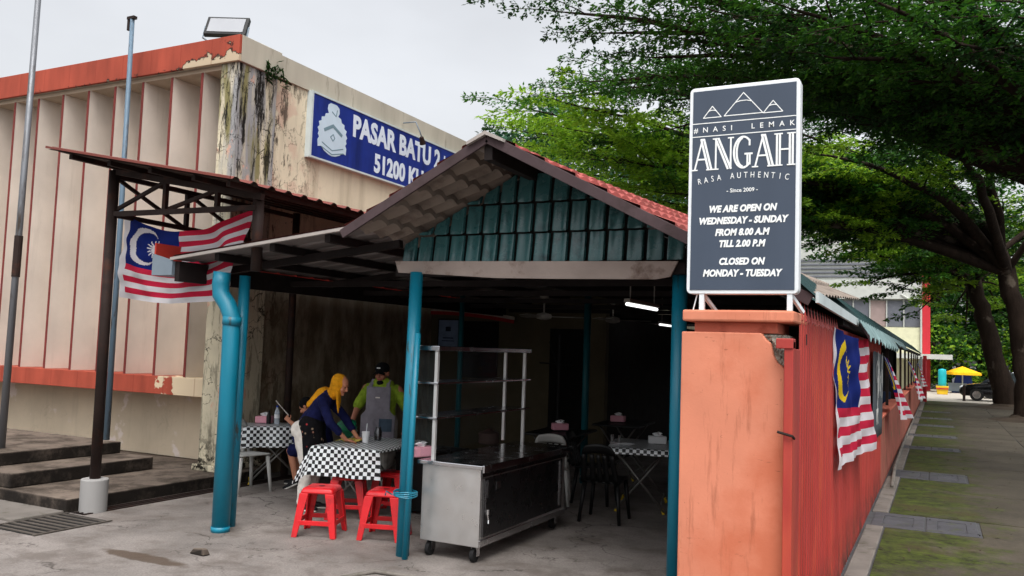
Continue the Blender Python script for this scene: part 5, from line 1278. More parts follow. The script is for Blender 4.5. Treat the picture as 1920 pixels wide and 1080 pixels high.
m = MB(); m.grid(lambda u, v: P2_((u - .5) * .15, .075 + .075 * v * math.sin(math.pi * (u * .8 + .1)), .044 - .014 * v - .03 * (2 * u - 1) ** 2), 10, 5)
trm(m, mn).build('cap_brim', 'blackcloth', cp, solid=.006, smooth=True)
m = MB(); m.cap(P2_(-.02, .098, .085), P2_(.02, .098, .085), .006, .006, .4, (0, 0, 1), 6); trm(m, mn).build('cap_badge', 'whiteplastic', cp)
m = MB()   # shirt with short wide sleeves and collar
m.cap((0, .0, 1.29), (0, 0, 1.05), .19, .185, .70, (1, 0, 0)); m.cap((0, 0, 1.05), (0, 0, .86), .185, .19, .72, (1, 0, 0))
for sd, el, wr, hd in arms: m.cap((sd * .19, .01, 1.305), V3((sd * .20, .01, 1.31)).lerp(V3(el), .88), .066, .070)
m.cap((-.10, .0, 1.37), (.10, 0, 1.37), .06, .06)
folds(B2(m, 'shirt', 'lime'), 0.028)
m = MB(); m.cap((-.07, -.075, 1.40), (-.02, -.125, 1.31), .028, .016, .4, (1, 0, 0)); m.cap((.07, -.075, 1.40), (.02, -.125, 1.31), .028, .016, .4, (1, 0, 0)); B2(m, 'collar', 'lime', .006, 2)
m = MB(); m.cap((0, -.03, 1.385), (0, -.075, 1.385), .062, .055, .7, (1, 0, 0)); B2(m, 'neck_mask', 'blackcloth', .006, 2)
m = MB()   # bib apron lying on the chest and hanging to the knees
def AP(u, v):
    hw = .155 if v > .62 else .155 + .065 * min(1, (.62 - v) / .08)
    x = (u - .5) * 2 * hw; z = .56 + .78 * v
    yy = -.148 - .012 * math.cos(x * 6) + .55 * x * x * (1.5) + .012 * math.sin(x * 30) * (1 - v) - (.02 * (1 - v))
    return (x, yy, z)
m.grid(AP, 24, 30); ap = trm(m, mn).build('apron', 'grayapron', N_, solid=.008, smooth=True)
for sd in (-1, 1):
    m = MB(); m.bar((sd * .115, -.145, 1.33), (sd * .10, -.04, 1.425), .045, .008, (0, -1, .4)); m.bar((sd * .10, -.04, 1.425), (sd * .09, .06, 1.40), .045, .008)
    trm(m, mn).build('apron_strap', 'grayapron', ap)
    m = MB(); m.grid(lambda u, v: V3(AP(.5 + sd * .25 + (u - .5) * .36, .30 + .20 * v)) + V3((0, -.010, 0)), 6, 4); trm(m, mn).build('pocket', 'pocket' if sd > 0 else 'grayapron', ap, solid=.004)
m = MB(); m.box(-.028, .028, -.172, -.164, 1.20, 1.215); trm(m, mn).build('stitched_mark', 'whitecloth', ap)
m = MB()
for sd in (-1, 1): m.cap((sd * .10, 0, .88), (sd * .115, -.02, .5), .125, .092); m.cap((sd * .115, -.02, .5), (sd * .125, .0, .10), .09, .082)
m.cap((-.05, 0, .92), (.05, 0, .92), .15, .15); folds(B2(m, 'trousers', 'greytrouser'), 0.03)
for h_, d_ in (((-.13, .05, 0), (-.25, -1, 0)), ((.13, .05, 0), (.2, -1, 0))):
    m = MB(); so = MB(); shoe(m, so, h_, d_); q = B2(m, 'shoe', 'shoe'); trm(so, mn).build('sole', 'shoesole', q, remesh=.008, smooth_it=1)

# --- seated diner behind the woman; local x forward
D_, md2 = person('seated person in dark blue shorts eating behind the woman', (-6.97, 8.63, 0), R(196)); D_.scale = (.92,) * 3
B3 = lambda m, nm, mat, vx=.008, sm=4: trm(m, md2).build(nm, mat, D_, remesh=vx, smooth_it=sm)
m = MB(); P3_, Rm3 = head(m, (.27, 0, 1.10), (1, 0, -.75))
m.cap((.20, 0, 1.05), (.10, 0, .97), .055, .06); m.cap((.07, 0, .96), (-.02, 0, .52), .14, .14, .7, (0, 1, 0))
for sd, el, wr, hd in ((1, (.22, .22, .80), (.44, .14, .90), (.7, -.3, .5)), (-1, (.20, -.22, .80), (.42, -.16, .80), (.9, .2, 0))):
    m.cap((.08, sd * .17, 1.0), el, .05, .042); m.cap(el, wr, .042, .028); hand(m, wr, hd, (0, -sd, -.2), sd, curl=.9)
m.cap((0, .10, .52), (.40, .13, .50), .085, .065); m.cap((.40, .13, .50), (.30, .16, .14), .058, .04)
m.cap((0, -.10, .52), (.40, -.13, .50), .085, .065); m.cap((.40, -.13, .50), (.42, -.14, .12), .058, .04)
B3(m, 'body', 'skin', .0065, 2)
for sd in (-1, 1):
    m = MB(); m.ell(P3_(sd * .031, .081, .010), (.013, .007, .006), Rm3, 10, 6); trm(m, md2).build('eye', 'eye', D_, smooth=True)
m = MB(); m.cap(P3_(-.02, .082, -.052), P3_(.02, .082, -.052), .006, .006, 1, (0, 0, 1), 8); trm(m, md2).build('mouth', 'lips', D_, smooth=True)
m = MB(); m.ell(P3_(0, -.02, .04), (.085, .10, .09), Rm3); B3(m, 'hair', 'blackcloth')
m = MB(); m.cap((.07, 0, .99), (-.02, 0, .56), .165, .17, .75, (0, 1, 0))
for sd, el in ((1, (.22, .22, .80)), (-1, (.20, -.22, .80))): m.cap((.08, sd * .17, 1.0), V3((.08, sd * .17, 1.0)).lerp(V3(el), .75), .068, .066)
folds(B3(m, 'shirt', 'navy'), 0.024)
m = MB()
for sd in (-1, 1): m.cap((0, sd * .10, .53), (.36, sd * .13, .51), .11, .095)
folds(B3(m, 'shorts', 'navy'), 0.024)
for h_, d_ in (((.27, .165, .06), (.9, .2, -.45)), ((.39, -.14, 0), (1, 0, 0))):
    m = MB(); so = MB(); shoe(m, so, h_, d_); q = B3(m, 'shoe', 'shoe'); trm(so, md2).build('sole', 'shoesole', q, remesh=.008, smooth_it=1)
t = thing('chopsticks', 'pale chopsticks held up in the diner\'s hand', 'chopsticks', (-7.2, 8.7, .95))
hp = md2 @ V3((.50, .11, .95))
MB().tube([hp + V3((.06, .02, -.05)), hp + V3((-.10, -.04, .13))], .004, 6).build('stick', 'whitecloth', t); MB().tube([hp + V3((.06, .03, -.05)), hp + V3((-.09, -.06, .13))], .004, 6).build('stick', 'whitecloth', t)

# ------------------------------------------------------------------ things under the hall roof
def tube_light(a, b, label):
    t = thing('fluorescent_light', label, 'light', a)
    a = V3(a); b = V3(b); MB().bar(a + V3((0, 0, .035)), b + V3((0, 0, .035)), .06, .035).build('fitting', 'fan', t)
    MB().tube([a, b], .016, 10).build('tube', 'tube', t)
    m = MB(); m.tube([a.lerp(b, .1) + V3((0, 0, .05)), a.lerp(b, .1) + V3((0, 0, .45))], .006, 6); m.tube([a.lerp(b, .9) + V3((0, 0, .05)), a.lerp(b, .9) + V3((0, 0, .45))], .006, 6); m.build('hanger', 'fan', t)
tube_light((-2.62, 7.6, 2.30), (-2.62, 8.55, 2.30), 'lit fluorescent tube hanging in the hall, the one fully in view')
tube_light((-4.11, 13.6, 2.32), (-4.11, 14.8, 2.32), 'lit fluorescent tube half hidden behind the right teal post')
def ceiling_fan(loc, label):
    t = thing('ceiling_fan', label, 'fan', loc, 'ceiling fans in the dark hall')
    x, y, z = loc
    m = MB(); m.lathe((x, y, z), [(.02, .36), (.075, .38), (.06, .28), (.03, .25), (.018, .24)], 16); m.build('canopy_cup', 'fan', t, auto=50)
    MB().tube([(x, y, z + .05), (x, y, z + .3)], .014, 8).build('rod', 'fan', t)
    m = MB(); m.lathe((x, y, z), [(.04, -.05), (.11, -.03), (.125, .0), (.11, .04), (.03, .06)], 20); m.build('motor', 'fan', t, auto=50)
    for k in range(3):
        a = R(25 + 120 * k); d_ = V3((math.cos(a), math.sin(a), 0)); q = V3((-math.sin(a), math.cos(a), .12)) * .065
        m = MB(); p0 = V3(loc) + d_ * .13; p1 = V3(loc) + d_ * .62; n = len(m.v)
        m.hexa([p0 - q * .7, p1 - q, p1 + q, p0 + q * .7] + [v_ + V3((0, 0, .006)) for v_ in (p0 - q * .7, p1 - q, p1 + q, p0 + q * .7)]); m.build('blade', 'fan', t)
ceiling_fan((-5.35, 11.7, 2.34), 'white ceiling fan nearer the cream back wall')
ceiling_fan((-4.75, 13.1, 2.36), 'dimmer ceiling fan deeper in the hall near the tube light')
t = thing('framed_notice', 'pale blue framed notice on the cream back wall of the hall', 'notice', (-7.6, 13.15, 2.0))
MB().box(-8.12, -7.66, 13.14, 13.16, 1.78, 2.34).build('frame', 'black', t); MB().box(-8.09, -7.69, 13.132, 13.1395, 1.81, 2.31).build('paper', 'poster', t)
m = MB(); m.box(-8.0, -7.78, 13.13, 13.1318, 1.98, 2.0); m.box(-8.02, -7.76, 13.13, 13.1318, 1.93, 1.945); m.lathe((-7.89, 13.131, 2.15), [(.05, -.04), (.05, .04)], 12); m.build('print', 'bluewall', t)
t = thing('bunting', 'dull red and white bunting strip along the top of the back wall', 'bunting', (-7.5, 13.1, 2.5))
MB().grid(lambda u, v: (-8.25 + 1.7 * u, 13.10, 2.47 + .06 * v - .14 * u * u), 10, 1).build('white_stripe', 'dimwhite', t, solid=.004)
MB().grid(lambda u, v: (-8.25 + 1.7 * u, 13.09, 2.41 + .06 * v - .14 * u * u), 10, 1).build('red_stripe', 'dimred', t, solid=.004)
t = thing('drying_rack', 'dark hooked stand with crossed arms against the cream back wall', 'stand', (-5.6, 12.9, 0))
m = MB(); m.tube([(-5.6, 12.9, 0), (-5.6, 12.9, 2.1)], .03, 8); m.tube([(-5.95, 12.9, 1.62), (-5.35, 12.9, 1.60)], .012, 6); m.tube([(-5.62, 12.9, 1.55), (-5.78, 12.9, 1.98)], .012, 6); m.box(-5.85, -5.35, 12.7, 13.1, 0, .04); m.build('stand', 'black', t)
# loose bits on the ground
t = thing('broken_stone', 'small broken concrete chunk lying on the apron', 'stone', (-5.63, 5.42, 0))
m = MB(); m.hexa([(-5.73, 5.38, .0), (-5.55, 5.37, .0), (-5.54, 5.45, .0), (-5.72, 5.46, .0), (-5.70, 5.40, .05), (-5.585, 5.39, .06), (-5.57, 5.44, .055), (-5.68, 5.445, .045)]); m.build('stone', 'plinth', t, bevel=.012)
m = MB(); m.tube([(-4.2, 5.5, .0), (-4.05, 5.75, .018), (-3.7, 5.78, .02), (-3.2, 5.6, .02)], .018, 8); tag(m.build('grey_pipe', 'kerb', None, smooth=True), 'thin grey pipe lying on the concrete near the teal post', 'pipe')
# ------------------------------------------------------------------ trees
def rng(seed): return np.random.default_rng(seed)
def leaves_mesh(P, Dr, size, g, tilt=.45, asp=.45):
    """one diamond leaf per row: P place, Dr pointing direction, flat but tilted"""
    n = len(P); up = np.tile(np.array([0, 0, 1.0]), (n, 1)) + g.normal(0, tilt, (n, 3)); up /= np.linalg.norm(up, axis=1)[:, None]
    d = Dr - up * np.sum(Dr * up, axis=1)[:, None]; d /= np.linalg.norm(d, axis=1)[:, None] + 1e-9
    s = np.cross(up, d); L = (size * g.uniform(.6, 1.35, n))[:, None]
    a = P; b = P + d * L * .45 + s * L * asp * .5 - up * L * .04; c = P + d * L - up * L * .12; e = P + d * L * .45 - s * L * asp * .5 - up * L * .04
    V = np.stack([a, b, c, e], axis=1).reshape(-1, 3)
    return V
def quads_object(name, V, mat, parent, mats=None, mi=None):
    n = len(V) // 4; me = bpy.data.meshes.new(name)
    off = np.array(parent.location) if parent is not None else np.zeros(3)
    me.vertices.add(4 * n); me.vertices.foreach_set('co', (V - off).astype(np.float32).ravel())
    me.loops.add(4 * n); me.loops.foreach_set('vertex_index', np.arange(4 * n, dtype=np.int32))
    me.polygons.add(n); me.polygons.foreach_set('loop_start', np.arange(0, 4 * n, 4, dtype=np.int32))
    try: me.polygons.foreach_set('loop_total', np.full(n, 4, dtype=np.int32))
    except Exception: pass
    for k in (mats or [mat]): me.materials.append(MAT[k])
    if mi is not None: me.polygons.foreach_set('material_index', mi.astype(np.int32))
    me.update(calc_edges=True)
    o = bpy.data.objects.new(name, me); COL.objects.link(o)
    if parent is not None: o.parent = parent
    return o
def arc(a, b, g, rise=.6, n=10, wob=.12):
    a = np.array(a, float); b = np.array(b, float); t = np.linspace(0, 1, n)[:, None]
    L = np.linalg.norm(b - a); p = a + (b - a) * t; p[:, 2] += (np.sin(np.pi * t[:, 0] * .9) * rise * L * .12)
    nz = np.cumsum(g.normal(0, wob * L / n * .5, (n, 3)), axis=0); nz -= nz[-1] * t; p += nz * (np.sin(np.pi * t))
    return p
def tree(label, base, trunk, limbs, seed, r0, dens, lsize, mats=('leafA',), wts=None, twig=(1.3, .35), spray=.30, skip=.30, forkat=None, nsub=1.0, name='rain_tree', cat='tree', group=None, ground=True, lr=.36, yel=None):
    g = rng(seed); t = thing(name, label, cat, base, group)
    tk = MB(); rad = np.linspace(r0, r0 * .55, len(trunk))
    rad[0] *= 1.35
    fine = []; fr = []
    for i in range(len(trunk) - 1):
        for k in range(5):
            q = k / 5; fine.append(np.array(trunk[i]) * (1 - q) + np.array(trunk[i + 1]) * q + g.normal(0, .03, 3) * (r0 / .4)); fr.append((rad[i] * (1 - q) + rad[i + 1] * q) * g.uniform(.94, 1.06))
    fine.append(np.array(trunk[-1])); fr.append(rad[-1])
    tk.tube([tuple(p) for p in fine], fr, 14)
    tk.build('trunk', 'bark', t, smooth=True)
    bm_ = MB(); P = []; D = []; G = []
    top = np.array(trunk[-1])
    for li, lb in enumerate(limbs):
        tgt = np.array(lb[:3]); st = np.array(trunk[-1 - (li % max(1, min(2, len(trunk) - 1)))]) if len(trunk) > 2 else top
        L = np.linalg.norm(tgt - st); pts = arc(st, tgt, g, rise=lb[3] if len(lb) > 3 else .8, n=14)
        rr_ = np.linspace(r0 * lr * min(1, L / 9), .018, 14)
        bm_.tube([tuple(p) for p in pts], list(rr_), 7, cap=False)
        s0_ = lb[4] if len(lb) > 4 else skip; nsb = int(L * (1 - s0_) / .42 * nsub)
        for k in range(nsb + 1):
            f = s0_ + (1 - s0_) * k / max(1, nsb); i = min(12, int(f * 13)); q = f * 13 - i
            o = pts[i] * (1 - q) + pts[i + 1] * q; dv = pts[i + 1] - pts[i]; dv /= np.linalg.norm(dv) + 1e-9
            sd = 1 if k % 2 else -1; lat = np.array([-dv[1], dv[0], 0]) * sd
            ang = g.uniform(.5, 1.15); td = dv * math.cos(ang) + lat * math.sin(ang); td[2] = g.normal(.04, .12)
            if k == nsb: td = dv.copy(); td[2] *= .4
            tl = (twig[0] * (1.15 - .55 * f) + g.uniform(-.3, .5)) * (1 + L * .035); tl = max(.5, tl)
            tp = arc(o, o + td * tl, g, rise=.5, n=6)
            bm_.tube([tuple(p) for p in tp], list(np.linspace(.016 + .010 * (1 - f), .005, 6)), 4, cap=False)
            nl = int(tl * dens)
            u = g.uniform(.08, 1.02, nl); ii = np.minimum(4, (u * 5).astype(int)); qq = (u * 5 - ii)[:, None]
            c = tp[ii] * (1 - qq) + tp[np.minimum(5, ii + 1)] * qq
            ax = td / (np.linalg.norm(td) + 1e-9); la = np.array([-ax[1], ax[0], 0])
            # sprays: leaves gather on small side shoots
            nsh = max(3, int(tl * 7)); sh = g.integers(0, nsh, nl); shu = (sh + .5) / nsh; sgn = np.where(sh % 2, 1, -1); 
            ii = np.minimum(4, (shu * 5).astype(int)); qq = (shu * 5 - ii)[:, None]; c0 = tp[ii] * (1 - qq) + tp[np.minimum(5, ii + 1)] * qq
            outr = np.abs(g.uniform(0, 1, nl)) ** .8 * spray * (1.25 - .6 * shu) * (1 + .3 * np.sin(sh * 12.9))
            sdv = (la[None, :] * sgn[:, None] * .85 + ax[None, :] * .55)
            pp = c0 + sdv * outr[:, None] + g.normal(0, .028, (nl, 3)); pp[:, 2] += g.normal(0, .035, nl) - outr * .10
            P.append(pp); D.append(sdv + g.normal(0, .45, (nl, 3)) + np.array([0, 0, -.15])); G.append(np.full(nl, g.choice(len(mats), p=(yel[1] if yel and o[0] < yel[0] else wts)) if wts else g.integers(len(mats))))
    bm_.build('branches', 'bark', t, smooth=True)
    P = np.concatenate(P); D = np.concatenate(D); G = np.concatenate(G)
    V = leaves_mesh(P, D, lsize, g)
    quads_object('crown', V, None, t, mats=list(mats), mi=G)
    if ground:
        m = MB(); m.lathe((base[0], base[1], -.02), [(r0 * 3.4, 0), (r0 * 2.6, .06), (r0 * 1.7, .12), (r0 * 1.2, .22)], 18)
        m.v = [(x + rnd.uniform(-.06, .06), y + rnd.uniform(-.06, .06), z) for x, y, z in m.v]; m.build('root_flare', 'soil', t)
    return t, len(P)

# the near tree stands just outside the picture; its limbs reach over the hall and the walkway
near_limbs = [(-8.24, 15, 9.0), (-6.6, 15, 8.2), (-6.1, 16, 8.1), (-4.5, 15, 8.4), (-5.4, 17, 7.85), (-3.3, 14, 7.4), (-3.05, 15, 7.3), (-2.0, 13, 6.9), (-1.5, 14, 6.45),
 (-.7, 12, 6.4), (-.45, 15, 6.3), (-1.3, 18, 6.4), (.28, 13, 6.1), (.8, 11, 6.0), (-2.6, 18, 7.2), (-1.6, 16.5, 7.0), (-4.3, 18.5, 7.6), (-.2, 14, 7.2), (1.6, 14, 6.6), (-3.4, 16.8, 8.2), (-5.2, 14.2, 9.3), (-1.2, 11.5, 7.6), (-2.7, 12.5, 8.4), (-5.5, 18, 7.75), (-5.4, 19, 7.5), (-4.2, 16, 7.7), (-6.8, 20, 8.2), (-7.5, 19, 8.1), (-9.0, 21, 8.5), (-9.6, 22, 8.7), (-6.4, 22, 7.6), (-3.6, 17.5, 7.3)]
n1 = tree('near overhanging tree whose dark limbs enter high over the walkway', (3.6, 18.5, 0), [(3.6, 18.5, -.1), (3.5, 18.4, 2.4), (3.3, 18.2, 4.4), (3.1, 18, 5.4)], near_limbs, 11, .36, 175, .098, ('leafA', 'leafC'), (.75, .25), ground=False, lr=.62)
mid_limbs = [(-9.0, 21, 8.75), (-10.9, 22, 9.1), (-11.8, 24, 8.95), (-11.2, 25, 8.6), (-10.5, 27, 8.1), (-8.9, 28, 7.7), (-7.4, 23, 8.7), (-6.8, 26, 7.6), (-5.2, 24, 7.4), (-2.84, 22, 6.6), (-3.3, 28, 6.9), (-2.0, 28, 7.2), (-.8, 26, 7.2), (-3.7, 26, 7.05), (1.8, 30, 6.7),
 (-.6, 30, 6.75), (-3.9, 30, 6.5), (-3.4, 32, 6.2), (-1.9, 33, 6.5), (-.1, 20, 6.4), (.8, 22, 6.8), (-5.5, 29, 7.2), (-7, 30, 7.6), (-9.3, 24, 8.0), (-8.2, 25.5, 8.9), (5, 30, 8.5), (6, 35, 8), (-4.4, 26.5, 8.6), (-9.6, 26, 7.5), (-8.6, 27, 7.1), (-7.0, 27, 6.7), (-6.2, 25, 6.3), (-7.6, 25, 7.0), (-10.4, 24.5, 8.2), (-9.7, 23, 8.6), (-5.0, 26, 6.5)] + [(*q, .9, .6) for q in ((-4.3, 31, 9.1), (-3.9, 30, 8.1), (-4.5, 32, 7.9), (-3.8, 31, 6.9), (-4.4, 33, 6.6), (-3.7, 34, 6.2), (-2.3, 29, 8.7), (-2.3, 31, 8.1), (-2.1, 31, 7.0), (-1.8, 32, 6.6), (-.9, 28, 7.9), (-.9, 30, 7.1), (.2, 27, 8.1), (-3.3, 36, 6.2), (-1.7, 35, 6.2))]
mid_limbs = [(x[0], x[1], x[2] - .4, .35) if x[0] < -4.5 and len(x) == 3 else x for x in mid_limbs]
n2 = tree('nearer of the two dark trunks at the walkway edge, with wide arching limbs', (2.75, 33.2, 0), [(2.75, 33.2, -.1), (2.7, 33.2, 1.4), (2.42, 33.2, 3.3), (2.1, 33.2, 5.0), (1.9, 33.1, 5.7)], mid_limbs, 23, .42, 122, .145, ('leafA', 'leafB', 'leafC'), (.52, .28, .2), twig=(1.9, .4), spray=.45, nsub=.9, lr=.48, skip=.38, yel=(-4.5, (.25, .72, .03)))
far_limbs = [(-1.1, 38, 6.3), (-3.2, 38, 7.2), (-.2, 44, 5.0), (3.0, 44, 5.0), (-5, 40, 8), (-6.5, 42, 8.5), (-3, 45, 7), (-1.4, 43, 6), (.5, 36, 7), (2.5, 37, 7.2), (5, 40, 7.5), (5, 46, 7), (-4, 36, 8.6), (-7.5, 37, 8.8), (0, 40, 8), (-2, 40, 8.4), (1, 46, 6.2), (-8.5, 41, 9.2), (3.5, 39, 6), (-2.5, 38, 4.9), (-1.6, 40, 4.7), (-.75, 40, 3.9), (-.3, 42, 4.7), (-3.2, 36, 5.6), (-1.4, 37, 5.5), (.6, 45, 4.1), (1.2, 46, 3.4), (2.2, 38, 5.4), (3.4, 40, 5.5), (1.0, 40, 5.2), (4, 36, 6.5), (3.2, 34, 7.4), (2.6, 46, 4.2), (.2, 38, 5.2)]
n3 = tree('farther leaning trunk with pale bark at the end of the walkway', (2.75, 42, 0), [(2.75, 42, -.1), (2.35, 42, 1.4), (1.85, 42, 3.6), (1.4, 42, 5.4), (1.2, 42, 6.0)], far_limbs, 37, .46, 95, .18, ('leafA', 'leafB'), (.5, .5), twig=(2.2, .5), spray=.5, nsub=.85, lr=.46)
print('leaf counts', n1[1], n2[1], n3[1])

def bush_tree(label, base, h, w_, seed, n, lsize, mats, name='background_tree', group='trees beyond the food court', lo=.42):
    """a far tree: trunk with a few limbs, crown of leaf clumps over several uneven lobes"""
    g = rng(seed); t = thing(name, label, 'tree', base, group); b = np.array(base, float)
    m = MB(); m.tube([tuple(b + [0, 0, -.2]), tuple(b + [.1, 0, h * .3]), tuple(b + [0, .1, h * .6])], [w_ * .05, w_ * .04, w_ * .02], 8); cs = []
    for k in range(11):
        a = g.uniform(0, 6.28); rr_ = g.uniform(.1, .42) * w_; c = b + [math.cos(a) * rr_, math.sin(a) * rr_, h * g.uniform(lo, .9)]; cs.append((c, g.uniform(.16, .30) * w_))
        m.tube([tuple(b + [0, 0, h * .4]), tuple((b + [0, 0, h * .45] + c) / 2 + g.normal(0, .1, 3)), tuple(c)], [w_ * .02, w_ * .012, .03], 5)
    m.build('trunk', 'bark', t, smooth=True); P = []
    for c, r_ in cs:
        k = n // len(cs); v = g.normal(0, 1, (k, 3)); v /= np.linalg.norm(v, axis=1)[:, None]; cl = g.integers(0, 40, k); ce = g.normal(0, 1, (40, 3)); ce /= np.linalg.norm(ce, axis=1)[:, None]
        p = c + (ce[cl] * g.uniform(.55, 1.0, 40)[cl][:, None] * r_ + v * r_ * .24 * g.uniform(.3, 1, k)[:, None]) * [1, 1, .72]; P.append(p)
    P = np.concatenate(P); V = leaves_mesh(P, g.normal(0, 1, P.shape), lsize, g, tilt=.7, asp=.6)
    quads_object('crown', V, None, t, mats=list(mats), mi=g.integers(len(mats), size=len(P)))
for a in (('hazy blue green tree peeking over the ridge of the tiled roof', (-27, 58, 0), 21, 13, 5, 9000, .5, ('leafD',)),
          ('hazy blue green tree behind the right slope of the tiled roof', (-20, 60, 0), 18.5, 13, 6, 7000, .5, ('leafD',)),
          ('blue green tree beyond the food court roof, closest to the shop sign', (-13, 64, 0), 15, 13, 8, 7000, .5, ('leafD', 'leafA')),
          ('bushy green tree behind the yellow parasol', (3.0, 74, 0), 9, 10, 9, 9000, .42, ('leafA', 'leafC')),
          ('dense tree filling the gap between the two trunks', (7.5, 70, 0), 11, 11, 10, 9000, .42, ('leafA', 'leafC')),
          ('tall dark tree behind the red column', (-.5, 84, 0), 14, 12, 12, 9000, .45, ('leafC', 'leafA')),
          ('dark tree past the trunks, along the side road', (9, 56, 0), 10, 9, 13, 8000, .40, ('leafC', 'leafA'))):
    bush_tree(*a)
for lb, bs, sd in (('leafy green bush behind the blue tarpaulin stall', (.6, 68, 0), 41), ('leafy green bush right of the yellow parasol', (4.6, 68, 0), 42), ('leafy green bush behind the parked cars', (8.6, 66, 0), 43), ('leafy green bush farthest past the trunks', (13, 66, 0), 44)):
    bush_tree(lb, bs, 5.0, 5.4, sd, 5200, .3, ('leafA', 'leafB', 'leafC'), 'bush', 'bushes along the far street', .08)
# leaf litter on the paving
g = rng(3); n = 520
P = np.stack([g.uniform(-.5, 4.2, n), g.uniform(6, 42, n), np.full(n, .012)], 1); V = leaves_mesh(P, g.normal(0, 1, (n, 3)) * [1, 1, .05], .06, g, tilt=.25)
o = quads_object('leaf_litter', V, 'soil', None); o['kind'] = 'stuff'; o['label'] = 'scattered dry leaves on the walkway'

# ------------------------------------------------------------------ far end of the walkway
K = thing('apartment_block', 'pale cream block with strip windows and a red corner column beyond the hall', 'building', (-4, 66, 0))
MB().box(-11, -.95, 62, 72, -.1, 4.1).build('wall', 'bldg', K)
MB().box(-11, -.95, 62.3, 72, 4.1, 6.0).build('recessed_wall', 'bldgw', K)
MB().box(-11.1, -.85, 61.9, 72, 6.0, 7.2).build('upper_band', 'bldgw', K)
MB().box(-11, -.95, 62.2, 72, 7.2, 12).build('upper_wall', 'bldgw', K)
for i in range(9):
    x = -10.4 + i * 1.05
    w_ = MB().box(x, x + .95, 62.22, 62.28, 4.15, 5.9).build('window', 'windowdk' if i % 3 else 'windowbrown', K)
    MB().box(x - .06, x, 62.1, 62.3, 4.12, 5.98).build('mullion', 'bldgw', w_)
for k in range(5): MB().box(-10.8, -1.2, 62.1, 62.18, 7.5 + k * .28, 7.62 + k * .28).build('louvre', 'windowdk', K)
MB().box(-.92, -.45, 61.8, 62.3, -.1, 9).build('red_column', 'redcol', K)
MB().tube([(-.99, 61.85, 0), (-.99, 61.85, 5.5), (-2.2, 61.85, 6.3)], .06, 8).build('drainpipe', 'bldgw', K)
MB().box(-3, .8, 58.5, 61.9, 2.05, 2.35).build('porch_slab', 'bldgw', K)
t = thing('red_post', 'bright red post at the far end of the low wall', 'post', (-.55, 44.3, 0))
MB().tube([(-.55, 44.3, 0), (-.55, 44.3, 2.15)], .085, 10).build('post', 'redcol', t, smooth=True); MB().tube([(-.72, 44.1, 0), (-.70, 44.1, 2.1)], .05, 8).build('post_pair', 'trimwhite', t)
MB().tube([(-.7, 44.0, 2.05), (-1.15, 43.8, 1.1)], .04, 6).build('brace', 'trimwhite', t)
t = thing('parasol', 'yellow parasol over a blue tarpaulin stall past the walkway', 'parasol', (1.36, 60, 0))
m = MB(); nn = 8; zc = 1.66
m.v = [(1.36, 60, zc)] + [(1.36 + 1.1 * math.cos(k * math.pi / 4 + .3), 60 + 1.1 * math.sin(k * math.pi / 4 + .3), 1.27) for k in range(8)] + [(1.36 + 1.12 * math.cos(k * math.pi / 4 + .3), 60 + 1.12 * math.sin(k * math.pi / 4 + .3), 1.14) for k in range(8)]
m.f = [(0, 1 + k, 1 + (k + 1) % 8) for k in range(8)] + [(1 + k, 9 + k, 9 + (k + 1) % 8, 1 + (k + 1) % 8) for k in range(8)]
m.build('canopy', 'umbyellow', t, solid=.02); MB().tube([(1.36, 60, 0), (1.36, 60, 1.64)], .04, 8).build('pole', 'trimwhite', t)
t = thing('tarpaulin_stall', 'blue tarpaulin covered stall under the yellow parasol', 'stall', (1.4, 60.5, 0))
MB().hexa([(.75, 60.2, 0), (2.0, 60.2, 0), (2.0, 61.2, 0), (.75, 61.2, 0), (1.0, 60.3, 1.1), (1.85, 60.3, 1.15), (1.85, 61.1, 1.15), (1.0, 61.1, 1.1)]).build('tarpaulin', 'bluetarp', t, bevel=.05)
MB().box(.55, 1.6, 60.0, 60.18, .1, .62).build('counter', 'gutter', t)
t = thing('water_drum', 'turquoise drum standing on a yellow crate beyond the red post', 'drum', (.2, 56, 0))
m = MB(); m.lathe((.22, 56, .5), [(.20, 0), (.22, .03), (.22, .9), (.19, .96), (.05, 1.0)], 16); m.build('drum', 'tank', t, auto=50)
m = MB(); m.hexa([(-.05, 55.8, 0), (.5, 55.8, 0), (.5, 56.2, 0), (-.05, 56.2, 0), (-.12, 55.75, .49), (.56, 55.75, .49), (.56, 56.25, .49), (-.12, 56.25, .49)]); m.build('crate', 'yellowbin', t, bevel=.02)
MB().box(-.1, .54, 55.72, 55.745, .3, .38).build('crate_stripe', 'gutterred', t)

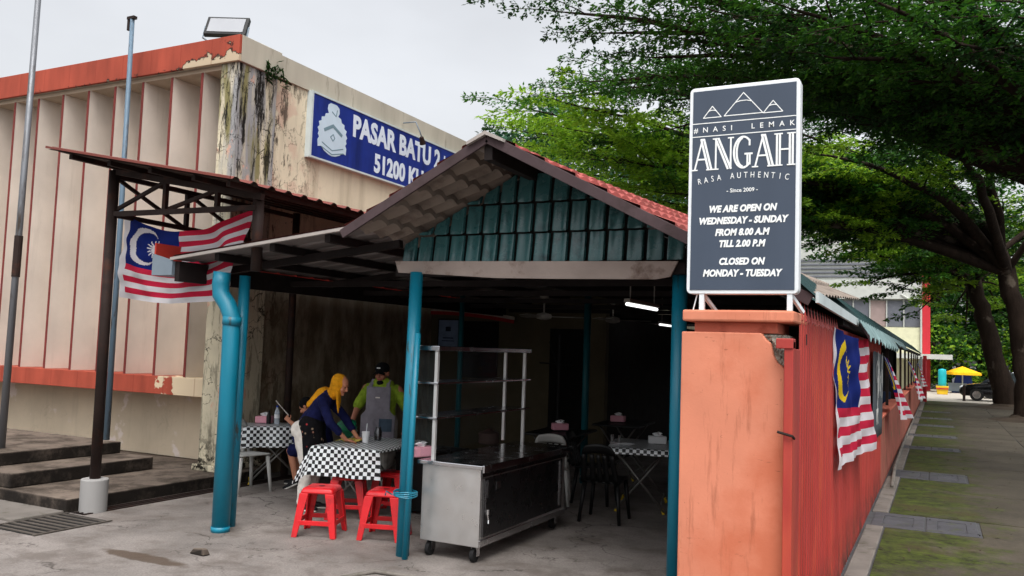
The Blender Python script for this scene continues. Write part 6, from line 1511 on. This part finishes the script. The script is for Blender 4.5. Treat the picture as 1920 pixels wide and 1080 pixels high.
def car(label, loc, rz, mat, s=1.0):
    """saloon/hatch: lofted body, glasshouse, wheels, lamps; local x forward"""
    t = thing('parked_car', label, 'car', loc, 'cars parked past the end of the walkway'); mt = Matrix.Translation(loc) @ Matrix.Rotation(rz, 4, 'Z')
    low = [(-2.05, .32), (-2.12, .55), (-2.02, .88), (-1.2, .95), (.85, .93), (1.75, .80), (2.06, .62), (2.10, .38), (1.95, .24), (-1.9, .24)]
    m = MB(); n = len(low)
    for (y, k) in ((-.84, .93), (-.80, 1), (-.4, 1.02), (.4, 1.02), (.80, 1), (.84, .93)):
        m.v += [(x * (k if abs(y) > .81 else 1), y, .24 + (z - .24) * k) for x, z in low]
    for i in range(5):
        for j in range(n): m.f.append((i * n + j, i * n + (j + 1) % n, (i + 1) * n + (j + 1) % n, (i + 1) * n + j))
    m.f.append(tuple(range(n))); m.f.append(tuple(5 * n + j for j in reversed(range(n))))
    trm(m, mt).build('body', mat, t, bevel=.03, auto=35)
    gh = MB(); pr = [(-1.75, .92), (-1.25, 1.38), (-.2, 1.46), (.35, 1.42), (1.15, .92)]
    for (y, k) in ((-.72, 1), (-.56, .0), (.56, .0), (.72, 1)): pass
    bt_ = [(x, z) for x, z in pr]; k = len(pr)
    gh.v += [(x, -.76 + .16 * (z - .92) / .5, z) for x, z in bt_] + [(x, .76 - .16 * (z - .92) / .5, z) for x, z in bt_]
    for j in range(k): gh.f.append((j, (j + 1) % k, k + (j + 1) % k, k + j))
    gh.f.append(tuple(range(k))); gh.f.append(tuple(k + j for j in reversed(range(k))))
    trm(gh, mt).build('glasshouse', 'carglass', t, bevel=.02, auto=35)
    rf = MB(); rf.hexa([(-1.22, -.60, 1.385), (.33, -.60, 1.425), (.33, .60, 1.425), (-1.22, .60, 1.385), (-1.15, -.55, 1.43), (.25, -.55, 1.465), (.25, .55, 1.465), (-1.15, .55, 1.43)]); trm(rf, mt).build('roof', mat, t, bevel=.03)
    for x in (-1.3, 1.32):
        for y in (-.80, .80):
            wv = trm(MB().tube([(x, y - .09, .31), (x, y + .09, .31)], .31, 22), mt).build('wheel', 'rubber', t, auto=40)
            q = y + (.095 if y > 0 else -.095); trm(MB().tube([(x, q - .01, .31), (x, q + .01, .31)], .19, 16), mt).build('rim', 'chrome', wv, auto=40)
    for y in (-.58, .58): trm(MB().ell((2.0, y, .66), (.10, .18, .07), None, 12, 8), mt).build('headlight', 'lampglass', t, smooth=True)
    trm(MB().box(2.04, 2.115, -.45, .45, .42, .54), mt).build('grille', 'black', t, bevel=.01)
    for y in (-.88, .88): trm(MB().ell((.78, y, .98), (.09, .09, .06), None, 10, 6), mt).build('wing_mirror', mat, t, smooth=True)
    return t
car('black car parked nose left behind the tree trunks', (3.1, 49.2, 0), R(176), 'carblack')
car('pale silver car parked just behind the black car', (3.9, 53.2, 0), R(172), 'carwhite')
t = thing('bollard', 'short dark bollard in front of the parked black car', 'bollard', (1.15, 47.8, 0))
m = MB(); m.lathe((1.15, 47.8, 0), [(.08, 0), (.06, .05), (.06, .7), (.07, .72), (.03, .8)], 12); m.build('bollard', 'darksteel', t, auto=50)
